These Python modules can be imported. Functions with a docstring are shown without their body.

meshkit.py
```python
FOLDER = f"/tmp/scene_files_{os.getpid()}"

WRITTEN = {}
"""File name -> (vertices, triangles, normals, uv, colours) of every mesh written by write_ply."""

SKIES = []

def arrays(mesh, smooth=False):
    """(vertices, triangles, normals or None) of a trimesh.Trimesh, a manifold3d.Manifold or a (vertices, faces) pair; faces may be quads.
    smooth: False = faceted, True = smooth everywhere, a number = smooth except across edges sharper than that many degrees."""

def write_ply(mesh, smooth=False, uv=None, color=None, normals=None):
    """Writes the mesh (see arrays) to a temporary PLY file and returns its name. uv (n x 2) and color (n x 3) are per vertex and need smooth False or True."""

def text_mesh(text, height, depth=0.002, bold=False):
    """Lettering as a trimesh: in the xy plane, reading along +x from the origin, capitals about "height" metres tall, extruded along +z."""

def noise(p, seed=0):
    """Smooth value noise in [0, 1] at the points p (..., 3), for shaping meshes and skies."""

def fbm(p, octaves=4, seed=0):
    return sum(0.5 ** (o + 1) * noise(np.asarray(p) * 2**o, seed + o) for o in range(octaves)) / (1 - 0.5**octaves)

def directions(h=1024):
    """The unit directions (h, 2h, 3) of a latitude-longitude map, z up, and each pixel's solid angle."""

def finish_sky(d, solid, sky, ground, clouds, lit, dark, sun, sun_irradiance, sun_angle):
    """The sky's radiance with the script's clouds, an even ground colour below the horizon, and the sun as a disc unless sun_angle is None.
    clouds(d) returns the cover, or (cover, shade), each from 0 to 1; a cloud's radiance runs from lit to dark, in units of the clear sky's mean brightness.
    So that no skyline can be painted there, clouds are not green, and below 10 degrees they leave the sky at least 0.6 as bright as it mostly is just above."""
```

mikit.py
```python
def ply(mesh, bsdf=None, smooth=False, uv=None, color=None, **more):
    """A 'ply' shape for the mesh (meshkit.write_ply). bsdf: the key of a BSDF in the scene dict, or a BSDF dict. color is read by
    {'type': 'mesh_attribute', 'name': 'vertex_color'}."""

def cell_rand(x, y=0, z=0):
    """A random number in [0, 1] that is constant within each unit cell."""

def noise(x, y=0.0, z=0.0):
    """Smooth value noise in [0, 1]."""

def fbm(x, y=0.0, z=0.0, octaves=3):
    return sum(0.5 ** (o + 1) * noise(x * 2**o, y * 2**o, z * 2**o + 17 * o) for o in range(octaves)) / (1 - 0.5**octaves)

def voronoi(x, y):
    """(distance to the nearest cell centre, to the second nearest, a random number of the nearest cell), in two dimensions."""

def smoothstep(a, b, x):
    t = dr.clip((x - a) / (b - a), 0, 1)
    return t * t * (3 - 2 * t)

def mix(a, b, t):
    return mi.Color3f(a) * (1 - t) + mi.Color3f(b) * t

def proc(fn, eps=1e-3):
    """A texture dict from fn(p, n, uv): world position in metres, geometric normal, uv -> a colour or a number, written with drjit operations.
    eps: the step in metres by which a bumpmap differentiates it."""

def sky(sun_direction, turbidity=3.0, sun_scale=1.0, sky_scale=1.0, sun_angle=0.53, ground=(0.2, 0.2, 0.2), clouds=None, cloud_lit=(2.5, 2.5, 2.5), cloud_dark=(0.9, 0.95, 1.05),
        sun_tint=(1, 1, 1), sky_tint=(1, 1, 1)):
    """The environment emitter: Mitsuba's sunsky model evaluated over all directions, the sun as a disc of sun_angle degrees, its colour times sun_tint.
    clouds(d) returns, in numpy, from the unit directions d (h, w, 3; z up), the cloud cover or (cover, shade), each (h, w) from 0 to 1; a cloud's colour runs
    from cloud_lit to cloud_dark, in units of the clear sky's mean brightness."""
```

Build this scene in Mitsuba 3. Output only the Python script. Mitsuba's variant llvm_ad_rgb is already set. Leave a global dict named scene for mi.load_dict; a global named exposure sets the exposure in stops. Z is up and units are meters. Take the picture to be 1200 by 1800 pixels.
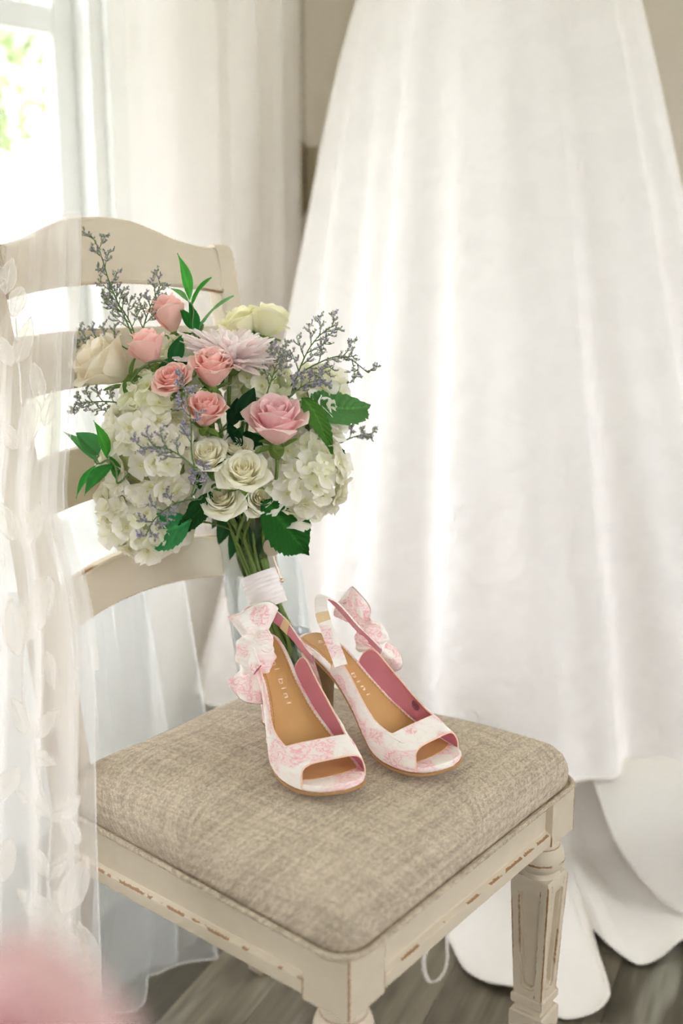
import math, random
import numpy as np, trimesh, mitsuba as mi, drjit as dr
import manifold3d as m3
from scipy.interpolate import PchipInterpolator, make_interp_spline
import mikit, meshkit
from mikit import proc, noise, fbm, voronoi, smoothstep, mix
T = mi.ScalarTransform4f
rng = np.random.default_rng(7)
random.seed(7)
PI = math.pi
scene, labels = {}, {}

# ---------------------------------------------------------------- camera, sky, exposure
FPX, PITCH, EYE = 1950.0, math.radians(12.7), np.array([0, 0, 1.08])
R_, F_, U_ = np.array([1, 0, 0.]), np.array([0, math.cos(PITCH), -math.sin(PITCH)]), np.array([0, math.sin(PITCH), math.cos(PITCH)])
scene['camera'] = {'type': 'thinlens', 'fov_axis': 'x', 'fov': math.degrees(2 * math.atan(600 / FPX)), 'aperture_radius': 0.0085, 'focus_distance': 1.30,
                   'to_world': T().look_at(origin=EYE.tolist(), target=(EYE + F_).tolist(), up=[0, 0, 1]), 'near_clip': 0.02, 'far_clip': 200.0}
exposure = 6.0
scene['sky'] = mikit.sky([-0.6, 0.5, 0.6], turbidity=4.0, sun_scale=0.0, sky_scale=1.0, ground=(0.36, 0.35, 0.33),
                         clouds=lambda d: (0.93 + 0 * d[..., 0], 0.1 * meshkit.fbm(d * 3)), cloud_lit=(1.0, 0.98, 1.015), cloud_dark=(0.82, 0.8, 0.8), sky_tint=(1, 1, 1))


# ---------------------------------------------------------------- small helpers
def at(x, y, d):
    """the world point seen in the photograph's frame at x, y and d metres along the view axis"""
    return EYE + (F_ + (x - 600) / FPX * R_ + (900 - y) / FPX * U_) * d


def nrm(v):
    v = np.asarray(v, float)
    return v / np.linalg.norm(v)


def lerp(a, b, t):
    return a + (b - a) * t


def obj(key, mesh, bsdf, smooth=35, color=None, **kw):
    if key in scene:
        n = 1
        while f'{key}_{n:03d}' in scene:
            n += 1
        key = f'{key}_{n:03d}'
    if color is not None and smooth is not False: smooth = True
    scene[key] = mikit.ply(mesh, bsdf, smooth=smooth, color=color, **kw)
    return key


def place(key, src, M):
    if key in scene:
        n = 1
        while f'{key}_{n:03d}' in scene:
            n += 1
        key = f'{key}_{n:03d}'
    scene[key] = {**src, 'to_world': T(np.asarray(M, float))}
    return key


_names = {}


def new(name):
    n = _names.get(name, 0)
    _names[name] = n + 1
    return name if n == 0 else f'{name}_{n:03d}'


def tag(key, label=None, cat=None, group=None, kind=None):
    labels[key] = {k: v for k, v in dict(label=label, category=cat, group=group, kind=kind).items() if v}
    return key


def grid(P, close_u=False, close_v=False):
    """quad faces of an array of points (nu, nv, 3)"""
    nu, nv = P.shape[:2]
    idx = np.arange(nu * nv).reshape(nu, nv)
    if close_u: idx = np.vstack([idx, idx[:1]])
    if close_v: idx = np.hstack([idx, idx[:, :1]])
    q = np.stack([idx[:-1, :-1], idx[1:, :-1], idx[1:, 1:], idx[:-1, 1:]], -1).reshape(-1, 4)
    f = np.vstack([q[:, [0, 1, 2]], q[:, [0, 2, 3]]])
    return trimesh.Trimesh(P.reshape(-1, 3), f, process=False)


def loft(loops, cap=True):
    P = np.asarray(loops, float)
    m = grid(P, close_v=True)
    if not cap: return m
    v, f = np.array(m.vertices), [np.array(m.faces)]
    n = P.shape[1]
    for row, flip in ((0, False), (len(P) - 1, True)):
        c = len(v)
        v = np.vstack([v, P[row].mean(0)])
        a = row * n + np.arange(n); b = row * n + (np.arange(n) + 1) % n
        t = np.stack([np.full(n, c), b, a] if flip else [np.full(n, c), a, b], 1)
        f.append(t)
    m = trimesh.Trimesh(v, np.vstack(f), process=False)
    return m


def spl(pts, n):
    pts = np.asarray(pts, float)
    s = np.r_[0, np.cumsum(np.linalg.norm(np.diff(pts, axis=0), axis=1))]
    return make_interp_spline(s / s[-1], pts, k=min(3, len(pts) - 1))(np.linspace(0, 1, n))


def frames(p):
    t = np.gradient(p, axis=0); t /= np.linalg.norm(t, axis=1, keepdims=True) + 1e-12
    a = np.cross(t[0], [0.3, 0.2, 0.93]); a /= np.linalg.norm(a) + 1e-12
    A = []
    for k in range(len(p)):
        a = a - t[k] * (a @ t[k]); a /= np.linalg.norm(a) + 1e-12
        A.append(a)
    A = np.array(A)
    return t, A, np.cross(t, A)


def tube(p, r, sides=6):
    p = np.asarray(p, float)
    t, a, b = frames(p)
    ang = np.arange(sides) * 2 * PI / sides
    r = np.broadcast_to(r, (len(p),))
    return loft(p[:, None] + r[:, None, None] * (np.cos(ang)[None, :, None] * a[:, None] + np.sin(ang)[None, :, None] * b[:, None]))


def join(ms):
    return trimesh.util.concatenate(list(ms))


def man(m):
    q = m.to_mesh()
    return trimesh.Trimesh(q.vert_properties[:, :3], q.tri_verts, process=False)


def rbox(x0, x1, y0, y1, z0, z1, r=0.003):
    s = m3.Manifold.sphere(r, 12)
    return man(m3.Manifold.batch_hull([s.translate([x, y, z]) for x in (x0 + r, x1 - r) for y in (y0 + r, y1 - r) for z in (z0 + r, z1 - r)]))


def xf(mesh, M):
    m = mesh.copy(); m.apply_transform(M)
    return m


def frameM(o, x, z):
    """matrix with local x towards x, local z near z, origin o"""
    x = nrm(x); y = nrm(np.cross(z, x)); z = np.cross(x, y)
    M = np.eye(4); M[:3, 0], M[:3, 1], M[:3, 2], M[:3, 3] = x, y, z, o
    return M


def axisM(o, z, spin=0.0, s=1.0):
    z = nrm(z); a = np.array([0, 0, 1.]) if abs(z[2]) < 0.9 else np.array([1., 0, 0])
    x = nrm(np.cross(a, z)); y = np.cross(z, x)
    c, q = math.cos(spin), math.sin(spin)
    M = np.eye(4); M[:3, 0], M[:3, 1], M[:3, 2], M[:3, 3] = (c * x + q * y) * s, (-q * x + c * y) * s, z * s, o
    return M


def rgb(r, g, b):
    c = np.array([r, g, b]) / 255.0
    return np.where(c < 0.04045, c / 12.92, ((c + 0.055) / 1.055) ** 2.4)


def c3(r, g, b):
    return mi.Color3f(*[float(v) for v in rgb(r, g, b)])


def col(r, g, b):
    return {'type': 'rgb', 'value': [float(v) for v in rgb(r, g, b)]}


VC = {'type': 'mesh_attribute', 'name': 'vertex_color'}


def two(d): return {'type': 'twosided', 'nested': d}


def plain(r, g, b, rough=0.6, spec=0.3, **k):
    return two({'type': 'principled', 'base_color': col(r, g, b), 'roughness': rough, 'specular': spec, **k})


# ---------------------------------------------------------------- the chair's and the room's frames
CX, CY, CO = np.array([.613, .790, 0]), np.array([-.790, .613, 0]), np.array([.1515, 1.0885, 0])
CX, CY = nrm(CX), nrm(CY)
CM = np.eye(4); CM[:3, 0], CM[:3, 1], CM[:3, 3] = CX, CY, CO


def wld(a, b, z): return CO + CX * a + CY * b + np.array([0, 0, z])


def chair_ab(p):
    a = (p.x - CO[0]) * CX[0] + (p.y - CO[1]) * CX[1]
    b = (p.x - CO[0]) * CY[0] + (p.y - CO[1]) * CY[1]
    return a, b


# ---------------------------------------------------------------- materials
def wall_paint(r, g, b):
    def fn(p, n, uv): return c3(r, g, b) * (0.985 + 0.03 * fbm(p.x * 3, p.y * 3, p.z * 3))
    return two({'type': 'principled', 'base_color': proc(fn), 'roughness': 0.75, 'specular': 0.2})


scene['wall_mat'] = wall_paint(228, 224, 217)
scene['door_mat'] = wall_paint(214, 206, 192)
scene['ceiling_mat'] = plain(240, 238, 232, 0.9, 0.1)
scene['trim_mat'] = plain(243, 244, 243, 0.45, 0.35)
scene['hinge_mat'] = two({'type': 'roughconductor', 'material': 'none', 'specular_reflectance': col(150, 140, 118), 'alpha': 0.35})
scene['pane_mat'] = {'type': 'thindielectric', 'int_ior': 1.5}
scene['glass_mat'] = {'type': 'dielectric', 'int_ior': 1.5, 'ext_ior': 1.0, 'specular_transmittance': {'type': 'rgb', 'value': [0.945, 0.965, 0.96]}}
scene['water_mat'] = {'type': 'dielectric', 'int_ior': 1.333, 'ext_ior': 1.0}


def plank_col(k):
    base = [(104, 97, 82), (88, 83, 70), (116, 109, 92), (80, 75, 62)][k]

    def fn(p, n, uv):
        u, v = p.x * 0.91 - p.y * 0.41, p.x * 0.41 + p.y * 0.91
        g = fbm(u * 95, v * 5, 3.0 * k, 4)
        s = fbm(u * 14, v * 6, 5.0 + k)
        c = c3(*base) * (0.62 + 0.75 * g)
        c = mix(c, c3(72, 66, 54), smoothstep(0.5, 0.75, s) * 0.7)
        return mix(c, c3(158, 156, 142), smoothstep(0.56, 0.8, fbm(u * 30 + 9, v * 3.5, k)) * 0.55)
    return fn


for k in range(4):
    scene[f'plank_mat_{k}'] = two({'type': 'principled', 'base_color': proc(plank_col(k)), 'roughness': 0.55, 'specular': 0.35})


def weave(p):
    """(brightness of the thread on top, dark of the gaps) of the basket weave: rows along the chair's width"""
    a, b = chair_ab(p)
    dz = 0.8 * (p.z - 0.519)
    a, b = a - dz * dr.sign(a), b + dz * dr.select(b < 0.23, 1.0, -1.0)
    b = b + 0.0010 * (noise(a * 40, b * 60) - 0.5); a = a + 0.0010 * (noise(b * 40, a * 60, 5.0) - 0.5)
    r = b / 0.0021
    row = dr.floor(r); fr = dr.abs(r - row - 0.5) * 2
    c = a / 0.0030 + mikit.cell_rand(row, 3) * 7.0
    ci = dr.floor(c); fc = dr.abs(c - ci - 0.5) * 2
    top = mikit.cell_rand(ci, row, 1)
    gap = dr.maximum(smoothstep(0.55, 1.0, fr), smoothstep(0.72, 1.0, fc))
    slub = 0.55 * noise(a * 14, b * 330, 7.0) + 0.45 * noise(a * 330, b * 14, 8.0)
    return top, gap, slub


def linen(p, n, uv):
    top, gap, slub = weave(p)
    t = dr.clip(0.34 + 0.34 * top + 0.44 * (slub - 0.5) + 0.10 - 0.27 * gap, 0, 1)
    return mix(c3(126, 112, 94), c3(228, 213, 192), t)


def linen_h(p, n, uv):
    top, gap, slub = weave(p)
    return 0.4 * top + 0.9 * (1 - gap)


scene['linen_mat'] = two({'type': 'bumpmap', 'arbitrary': proc(linen_h, 3e-4), 'scale': 0.0005,
                          'bsdf': {'type': 'principled', 'base_color': proc(linen), 'roughness': 0.85, 'specular': 0.15, 'sheen': 0.3}})
PAINT, WORN = (206, 194, 174), (146, 104, 60)


def rail_paint(p, n, uv):
    a, b = chair_ab(p)
    c = c3(*PAINT) * (0.95 + 0.09 * fbm(p.x * 60, p.y * 60, p.z * 60))
    along = 0.7 * noise((a + b) * 42, (a - b) * 42, 1.0) + 0.3 * noise(a * 160, b * 160, 3.0)
    jag = 0.0009 * (noise(a * 500, b * 500) - 0.5)
    w = smoothstep(0.0013, 0.0007, dr.abs(p.z - 0.4018 + jag)) * smoothstep(0.44, 0.49, along)
    w2 = smoothstep(0.0014, 0.0006, dr.abs(p.z - 0.3856)) * smoothstep(0.62, 0.68, noise((a - b) * 40, a * 40, 4.0))
    return mix(c, c3(*WORN), dr.maximum(w, w2) * 0.9)


scene['rail_mat'] = two({'type': 'principled', 'base_color': proc(rail_paint), 'roughness': 0.5, 'specular': 0.3})
LEGX, LEGY = 0.2025, 0.032


def leg_half(z):
    return 0.0200 + (0.0265 - 0.0200) * dr.clip((z - 0.155) / (0.325 - 0.155), 0, 1)


def leg_paint(p, n, uv):
    a, b = chair_ab(p)
    c = c3(*PAINT) * (0.95 + 0.09 * fbm(p.x * 60, p.y * 60, p.z * 60))
    u, v = dr.abs(dr.abs(a) - LEGX), dr.abs(b - LEGY)
    h = dr.select(p.z > 0.385, 0.029, leg_half(p.z))
    jag = 0.0016 * noise(a * 300, b * 300, p.z * 300)
    edge = smoothstep(-0.0022, -0.0010, u - h + jag - 0.0008) * smoothstep(-0.0022, -0.0010, v - h + jag - 0.0008)
    edge = edge * smoothstep(0.40, 0.48, noise(a * 30, b * 30, p.z * 16)) * smoothstep(0.155, 0.165, p.z)
    q = h - 0.0105
    rim = dr.maximum(smoothstep(0.0016, 0.0007, dr.abs(u - q) + jag) * smoothstep(-0.004, -0.002, v - h), smoothstep(0.0016, 0.0007, dr.abs(v - q) + jag) * smoothstep(-0.004, -0.002, u - h))
    rim = rim * smoothstep(0.48, 0.54, noise(a * 40, b * 40, p.z * 22 + 9)) * smoothstep(0.15, 0.16, p.z) * smoothstep(0.33, 0.32, p.z)
    ring = smoothstep(0.0018, 0.0008, dr.abs(p.z - 0.3520 + jag)) * smoothstep(0.25, 0.35, noise(a * 70, b * 70, 2.0))
    ring = dr.maximum(ring, smoothstep(0.0010, 0.0004, dr.abs(p.z - 0.3697)) * 0.8)
    return mix(c, c3(*WORN), dr.maximum(dr.maximum(edge, rim), ring) * 0.9)


scene['leg_mat'] = two({'type': 'principled', 'base_color': proc(leg_paint), 'roughness': 0.5, 'specular': 0.3})
scene['paint_vc'] = two({'type': 'principled', 'base_color': VC, 'roughness': 0.5, 'specular': 0.3})


def toile(p, n, uv):
    """pink floral line print on white cloth"""
    x, y, z = p.x * 1.0, p.y * 1.0, p.z * 1.0
    wx, wy = noise(x * 120, y * 120, z * 120), noise(x * 120 + 31, y * 120, z * 120)
    ln = lambda f, w: smoothstep(w, w * .35, dr.abs(f - dr.floor(f) - 0.5))
    f1 = fbm(x * 72 + wx * 0.9, y * 72 + wy * 0.9, z * 72, 2) * 5.0
    f2 = fbm(x * 110 + wy * 1.3, y * 110 + wx * 1.3, z * 110 + 9, 2) * 6.0
    patch = smoothstep(0.44, 0.60, noise(x * 52 + 5, y * 52 + 2, z * 52))
    t = dr.clip(0.42 * ln(f1, 0.16) * (0.35 + 0.65 * patch) + 0.42 * ln(f2, 0.2) * patch + 0.20 * patch, 0, 0.85)
    return mix(c3(247, 241, 236), c3(238, 160, 174), t)


scene['toile_mat'] = two({'type': 'principled', 'base_color': proc(toile), 'roughness': 0.7, 'specular': 0.2, 'sheen': 0.3})
scene['lining_mat'] = plain(206, 132, 144, 0.38, 0.4)
scene['letter_mat'] = plain(252, 226, 208, 0.35, 0.5)
scene['edge_mat'] = plain(240, 206, 188, 0.6, 0.3)
scene['tan_mat'] = plain(202, 158, 104, 0.42, 0.4)
scene['sole_mat'] = plain(176, 134, 92, 0.5, 0.3)
scene['breast_mat'] = plain(136, 112, 78, 0.5, 0.3)
scene['gold_mat'] = two({'type': 'roughconductor', 'material': 'none', 'specular_reflectance': col(250, 222, 200), 'alpha': 0.25})
scene['stamp_mat'] = plain(92, 52, 56, 0.7, 0.1)
scene['stitch_mat'] = plain(150, 108, 62, 0.7, 0.1)
scene['elastic_mat'] = plain(226, 200, 160, 0.7, 0.2)
scene['petal_mat'] = {'type': 'principledthin', 'base_color': VC, 'roughness': 0.6, 'diff_trans': 0.7, 'spec_trans': 0.0, 'eta': 1.3}
scene['leaf_mat'] = {'type': 'principledthin', 'base_color': VC, 'roughness': 0.45, 'diff_trans': 0.5, 'spec_trans': 0.0, 'eta': 1.4}
scene['stem_mat'] = plain(104, 128, 62, 0.5, 0.3)
scene['dark_stem_mat'] = plain(88, 112, 66, 0.5, 0.3)
scene['blossom_vc'] = two({'type': 'principled', 'base_color': VC, 'roughness': 0.8, 'specular': 0.1})
scene['core_mat'] = plain(176, 186, 128, 0.8, 0.1)
scene['satin_mat'] = plain(244, 238, 238, 0.3, 0.5, sheen=0.5)


def curtain_c(p, n, uv): return c3(254, 251, 247) * (0.98 + 0.05 * noise(p.x * 900, p.y * 900, p.z * 20))


scene['curtain_mat'] = {'type': 'principledthin', 'base_color': proc(curtain_c), 'roughness': 0.8, 'diff_trans': 0.55, 'spec_trans': 0.0, 'eta': 1.2}


def lace_h(p, n, uv):
    x, y, z = p.x * 34, p.y * 34, p.z * 30
    w = noise(x * 0.8, y * 0.8, z * 0.8)
    f = fbm(x + 2 * w, y + 2 * w, z, 2)
    return smoothstep(0.44, 0.56, f) + 0.6 * smoothstep(0.3, 0.0, dr.abs(dr.sin(f * 26))) + 0.25 * noise(p.x * 400, p.y * 400, p.z * 400)


def lace_c(p, n, uv):
    x, y, z = p.x * 22, p.y * 22, p.z * 22
    w = noise(x * 0.8, y * 0.8, z * 0.8)
    return mix(c3(241, 237, 235), c3(243, 239, 237), smoothstep(0.46, 0.54, fbm(x + 2 * w, y + 2 * w, z, 3)))


scene['dress_mat'] = two({'type': 'bumpmap', 'arbitrary': proc(lace_h, 1.5e-3), 'scale': 0.0009,
                          'bsdf': {'type': 'principled', 'base_color': proc(lace_c), 'roughness': 0.6, 'specular': 0.25, 'sheen': 0.5}})
scene['train_mat'] = plain(230, 226, 220, 0.42, 0.35, sheen=0.4)
scene['tulle_mat'] = {'type': 'mask', 'opacity': 0.30, 'nested': {'type': 'principledthin', 'base_color': col(251, 249, 247), 'roughness': 0.9, 'diff_trans': 1.0, 'spec_trans': 0.0, 'eta': 1.2}}
scene['tulle_back_mat'] = {'type': 'mask', 'opacity': 0.25, 'nested': {'type': 'principledthin', 'base_color': col(244, 249, 250), 'roughness': 0.9, 'diff_trans': 1.0, 'spec_trans': 0.0, 'eta': 1.2}}


def embro(p, n, uv): return 0.40 + 0.3 * smoothstep(0.35, 0.65, noise(p.x * 420 + p.z * 300, p.y * 300, p.z * 520))


scene['lace_leaf_mat'] = {'type': 'mask', 'opacity': proc(embro), 'nested': {'type': 'principledthin', 'base_color': col(250, 246, 241), 'roughness': 0.9, 'diff_trans': 0.8, 'spec_trans': 0.0, 'eta': 1.2}}
scene['lace_cord_mat'] = plain(246, 242, 238, 0.8, 0.1)
scene['tree_vc'] = two({'type': 'principled', 'base_color': VC, 'roughness': 0.8, 'specular': 0.1})


def lawn(p, n, uv): return mix(c3(150, 160, 132), c3(172, 178, 152), fbm(p.x, p.y))


scene['lawn_mat'] = {'type': 'diffuse', 'reflectance': proc(lawn)}

# ================================================================ THE SETTING
E1 = nrm([-0.69, -0.72])                                               # along the window wall, towards the camera's left
D1 = nrm([0.95, -0.31])                                                # along the door wall
DR0 = np.array([-0.05, 2.42])                                          # on the door, left of the dress
CRN = DR0 - D1 * 0.07                                                  # the corner behind the curtain
POLY = [CRN, CRN + E1 * 3.7, np.array([-2.0, -2.1]), np.array([2.2, -2.1]), CRN + D1 * 2.7]
H_ROOM, WT = 2.6, 0.14


def wallM(P, Q):
    """local x along P -> Q, local y into the room, z up"""
    x = nrm(Q - P); y = np.array([-x[1], x[0]])
    M = np.eye(4); M[:2, 0], M[:2, 1], M[:2, 3] = x, y, P
    return M


def wall(name, P, Q, openings=(), mat='wall_mat', e0=WT, e1=WT):
    L = np.linalg.norm(Q - P); M = wallM(P, Q)
    cuts = sorted({-e0, L + e1, *[o[0] for o in openings], *[o[1] for o in openings]})
    ms = []
    for a, b in zip(cuts[:-1], cuts[1:]):
        o = [o for o in openings if o[0] <= a + 1e-6 and o[1] >= b - 1e-6]
        for z0, z1 in ([(0, o[0][2]), (o[0][3], H_ROOM)] if o else [(0, H_ROOM)]):
            if z1 > z0 + 1e-6: ms.append(trimesh.creation.box(bounds=[[a, -WT, z0], [b, 0, z1]]))
    obj(name, xf(join(ms), M), mat, smooth=False)
    tag(name, kind='structure')
    return M


W_OPEN = [(0.445, 1.57, 0.50, 2.30), (2.05, 3.2, 0.80, 2.30)]
# inside lies on the left of P -> Q when the polygon runs counter-clockwise
WM = wall('wall_window', POLY[0], POLY[1], W_OPEN)
wall('wall_left', POLY[1], POLY[2])
BM = wall('wall_back', POLY[2], POLY[3], [(1.4, 2.9, 0.85, 2.3)])
RM = wall('wall_right', POLY[3], POLY[4], [(1.5, 3.2, 0.80, 2.3)])
DOOR = (1.78, 2.66)                                                    # along POLY[4] -> POLY[0], which is 2.7 long
DM = wall('wall_door', POLY[4], POLY[0], [(DOOR[0] - 0.004, DOOR[1] + 0.004, 0.0, 2.06)])
labels['wall_window'] = {'label': 'cream wall around the tall window', 'kind': 'structure'}
labels['wall_door'] = {'label': 'beige wall behind the hanging white dress', 'kind': 'structure'}
shp = np.vstack([POLY])
from shapely.geometry import Polygon, box as sbox
pg = Polygon(shp)
ceil = trimesh.creation.extrude_polygon(pg.buffer(WT, join_style=2), 0.1, engine='earcut'); ceil.apply_translation([0, 0, H_ROOM])
obj('ceiling', ceil, 'ceiling_mat', smooth=False); tag('ceiling', 'white ceiling', kind='structure')
sub = trimesh.creation.extrude_polygon(pg.buffer(WT, join_style=2), 0.05, engine='earcut'); sub.apply_translation([0, 0, -0.068])
obj('floor', sub, 'plank_mat_3', smooth=False); tag('floor', 'weathered grey brown plank floor', kind='structure')
fu, fv = np.array([0.91, -0.41]), np.array([0.41, 0.91])               # across and along the planks
fu, fv = nrm(fu), nrm(fv)
for i in range(-32, 33):
    y = -5.0 + rng.uniform(0, 0.9)
    while y < 5:
        ln = rng.uniform(0.7, 1.3)
        q = [fu * (i * 0.118 + a) + fv * b for a, b in ((0.0005, y + 0.0005), (0.1175, y + 0.0005), (0.1175, y + ln - 0.0005), (0.0005, y + ln - 0.0005))]
        y += ln
        g = Polygon(q).intersection(pg)
        if g.is_empty or g.area < 0.003 or g.geom_type != 'Polygon': continue
        m = trimesh.creation.extrude_polygon(g, 0.0175 + rng.uniform(0, 0.0006), engine='earcut'); m.apply_translation([0, 0, -0.018])
        obj('floor__plank', m, f'plank_mat_{rng.integers(4)}', smooth=False)


def window(n, M, o, mull, rail=None):
    """frame, casing, sash bars and glass of an opening o = (x0, x1, z0, z1) in a wall with matrix M"""
    x0, x1, z0, z1 = o; k = f'window_{n}'
    B = lambda *b, r=0.004: rbox(*b, r=r)
    fr = [B(x0, x0 + .03, -WT, 0, z0, z1), B(x1 - .03, x1, -WT, 0, z0, z1), B(x0, x1, -WT, 0, z0, z0 + .03), B(x0, x1, -WT, 0, z1 - .03, z1)]
    obj(k, xf(join(fr), M), 'trim_mat'); tag(k, {1: 'tall white framed window with bright panes behind the chair'}.get(n), kind='structure')
    ca = [B(x0 - .062, x0 + .006, 0.0005, .02, z0 - .07, z1 + .07), B(x1 - .006, x1 + .062, 0.0005, .02, z0 - .07, z1 + .07), B(x0 + .006, x1 - .006, 0.0005, .02, z1 - .006, z1 + .07), B(x0 + .006, x1 - .006, 0.0005, .02, z0 - .07, z0 + .006)]
    for c in ca: obj(f'{k}__casing', xf(c, M), 'trim_mat')
    obj(f'{k}__sill', xf(B(x0 - .08, x1 + .08, .0, .05, z0 - .012, z0 + .012), M), 'trim_mat')
    ya, yb = -.085, -.05
    st = .042
    for b in ((x0 + .03, x0 + .03 + st, z0 + .03, z1 - .03), (x1 - .03 - st, x1 - .03, z0 + .03, z1 - .03)): obj(f'{k}__sash_stile', xf(B(b[0], b[1], ya, yb, b[2], b[3]), M), 'trim_mat')
    rails = [(z0 + .03, z0 + .1), (z1 - .08, z1 - .03)] + ([(rail, rail + .045)] if rail else [])
    for a, b in rails: obj(f'{k}__sash_rail', xf(B(x0 + .03 + st, x1 - .03 - st, ya, yb, a, b), M), 'trim_mat')
    xs = [x0 + .03 + st] + mull + [x1 - .03 - st]
    for x in mull: obj(f'{k}__muntin', xf(B(x - .011, x + .011, ya, yb, z0 + .1, z1 - .08), M), 'trim_mat')
    zs = [z0 + .1] + ([rail, rail + .045] if rail else []) + [z1 - .08]
    for a, b in zip(xs[:-1], xs[1:]):
        for c, d in zip(zs[::2], zs[1::2]):
            P = np.array([[a, -.068, c], [b, -.068, c], [b, -.068, d], [a, -.068, d]])
            obj(f'{k}__pane', xf(trimesh.Trimesh(P, [[0, 1, 2], [0, 2, 3]], process=False), M), 'pane_mat', smooth=False)


window(1, WM, W_OPEN[0], [0.83, 1.19], 1.475)
window(2, WM, W_OPEN[1], [2.44, 2.80], 1.475)
window(3, BM, (1.4, 2.9, 0.85, 2.3), [1.9, 2.4])
window(4, RM, (1.5, 3.2, 0.80, 2.3), [2.07, 2.63])
# the door on which the dress hangs
x0, x1 = DOOR
obj('door_1', xf(rbox(x0, x1, -0.036, -0.001, 0.008, 2.055, 0.0025), DM), 'door_mat'); tag('door_1', 'flat beige door behind the hanging white dress', kind='structure')
for z in (0.25, 1.25, 1.85):
    hg = [trimesh.creation.cylinder(0.0065, 0.13, sections=16, transform=trimesh.transformations.translation_matrix([x1 + .002, 0.006, z])), rbox(x1 - .03, x1 - .001, -.0008, .0016, z - .065, z + .065, .0007)]
    hg += [trimesh.creation.icosphere(2, 0.006).apply_translation([x1 + .002, 0.006, z + s * .067]) for s in (-1, 1)]
    obj('door_1__hinge', xf(join(hg), DM), 'hinge_mat')
kn = trimesh.creation.revolve(np.array([[0, .06], [.02, .058], [.027, .045], [.02, .03], [.01, .022], [.01, .006], [.026, .004], [.026, 0], [0, 0]]), sections=24)
obj('door_1__door_knob', xf(xf(kn, frameM([x0 + .07, -.001, .95], [1, 0, 0], [0, 1, 0]) @ np.eye(4)), DM), 'hinge_mat')
cs = rbox(x1 + .010, 2.699, 0.0005, .018, 0.0, 2.12, .003)
obj('trim_1', xf(cs, DM), 'wall_mat'); tag('trim_1', 'narrow beige door casing beside the curtain', kind='structure')
obj('trim_2', xf(rbox(x0 - .07, x0 - .008, .0005, .018, 0, 2.12, .003), DM), 'wall_mat'); tag('trim_2', 'beige door casing right of the dress', kind='structure')
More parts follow.
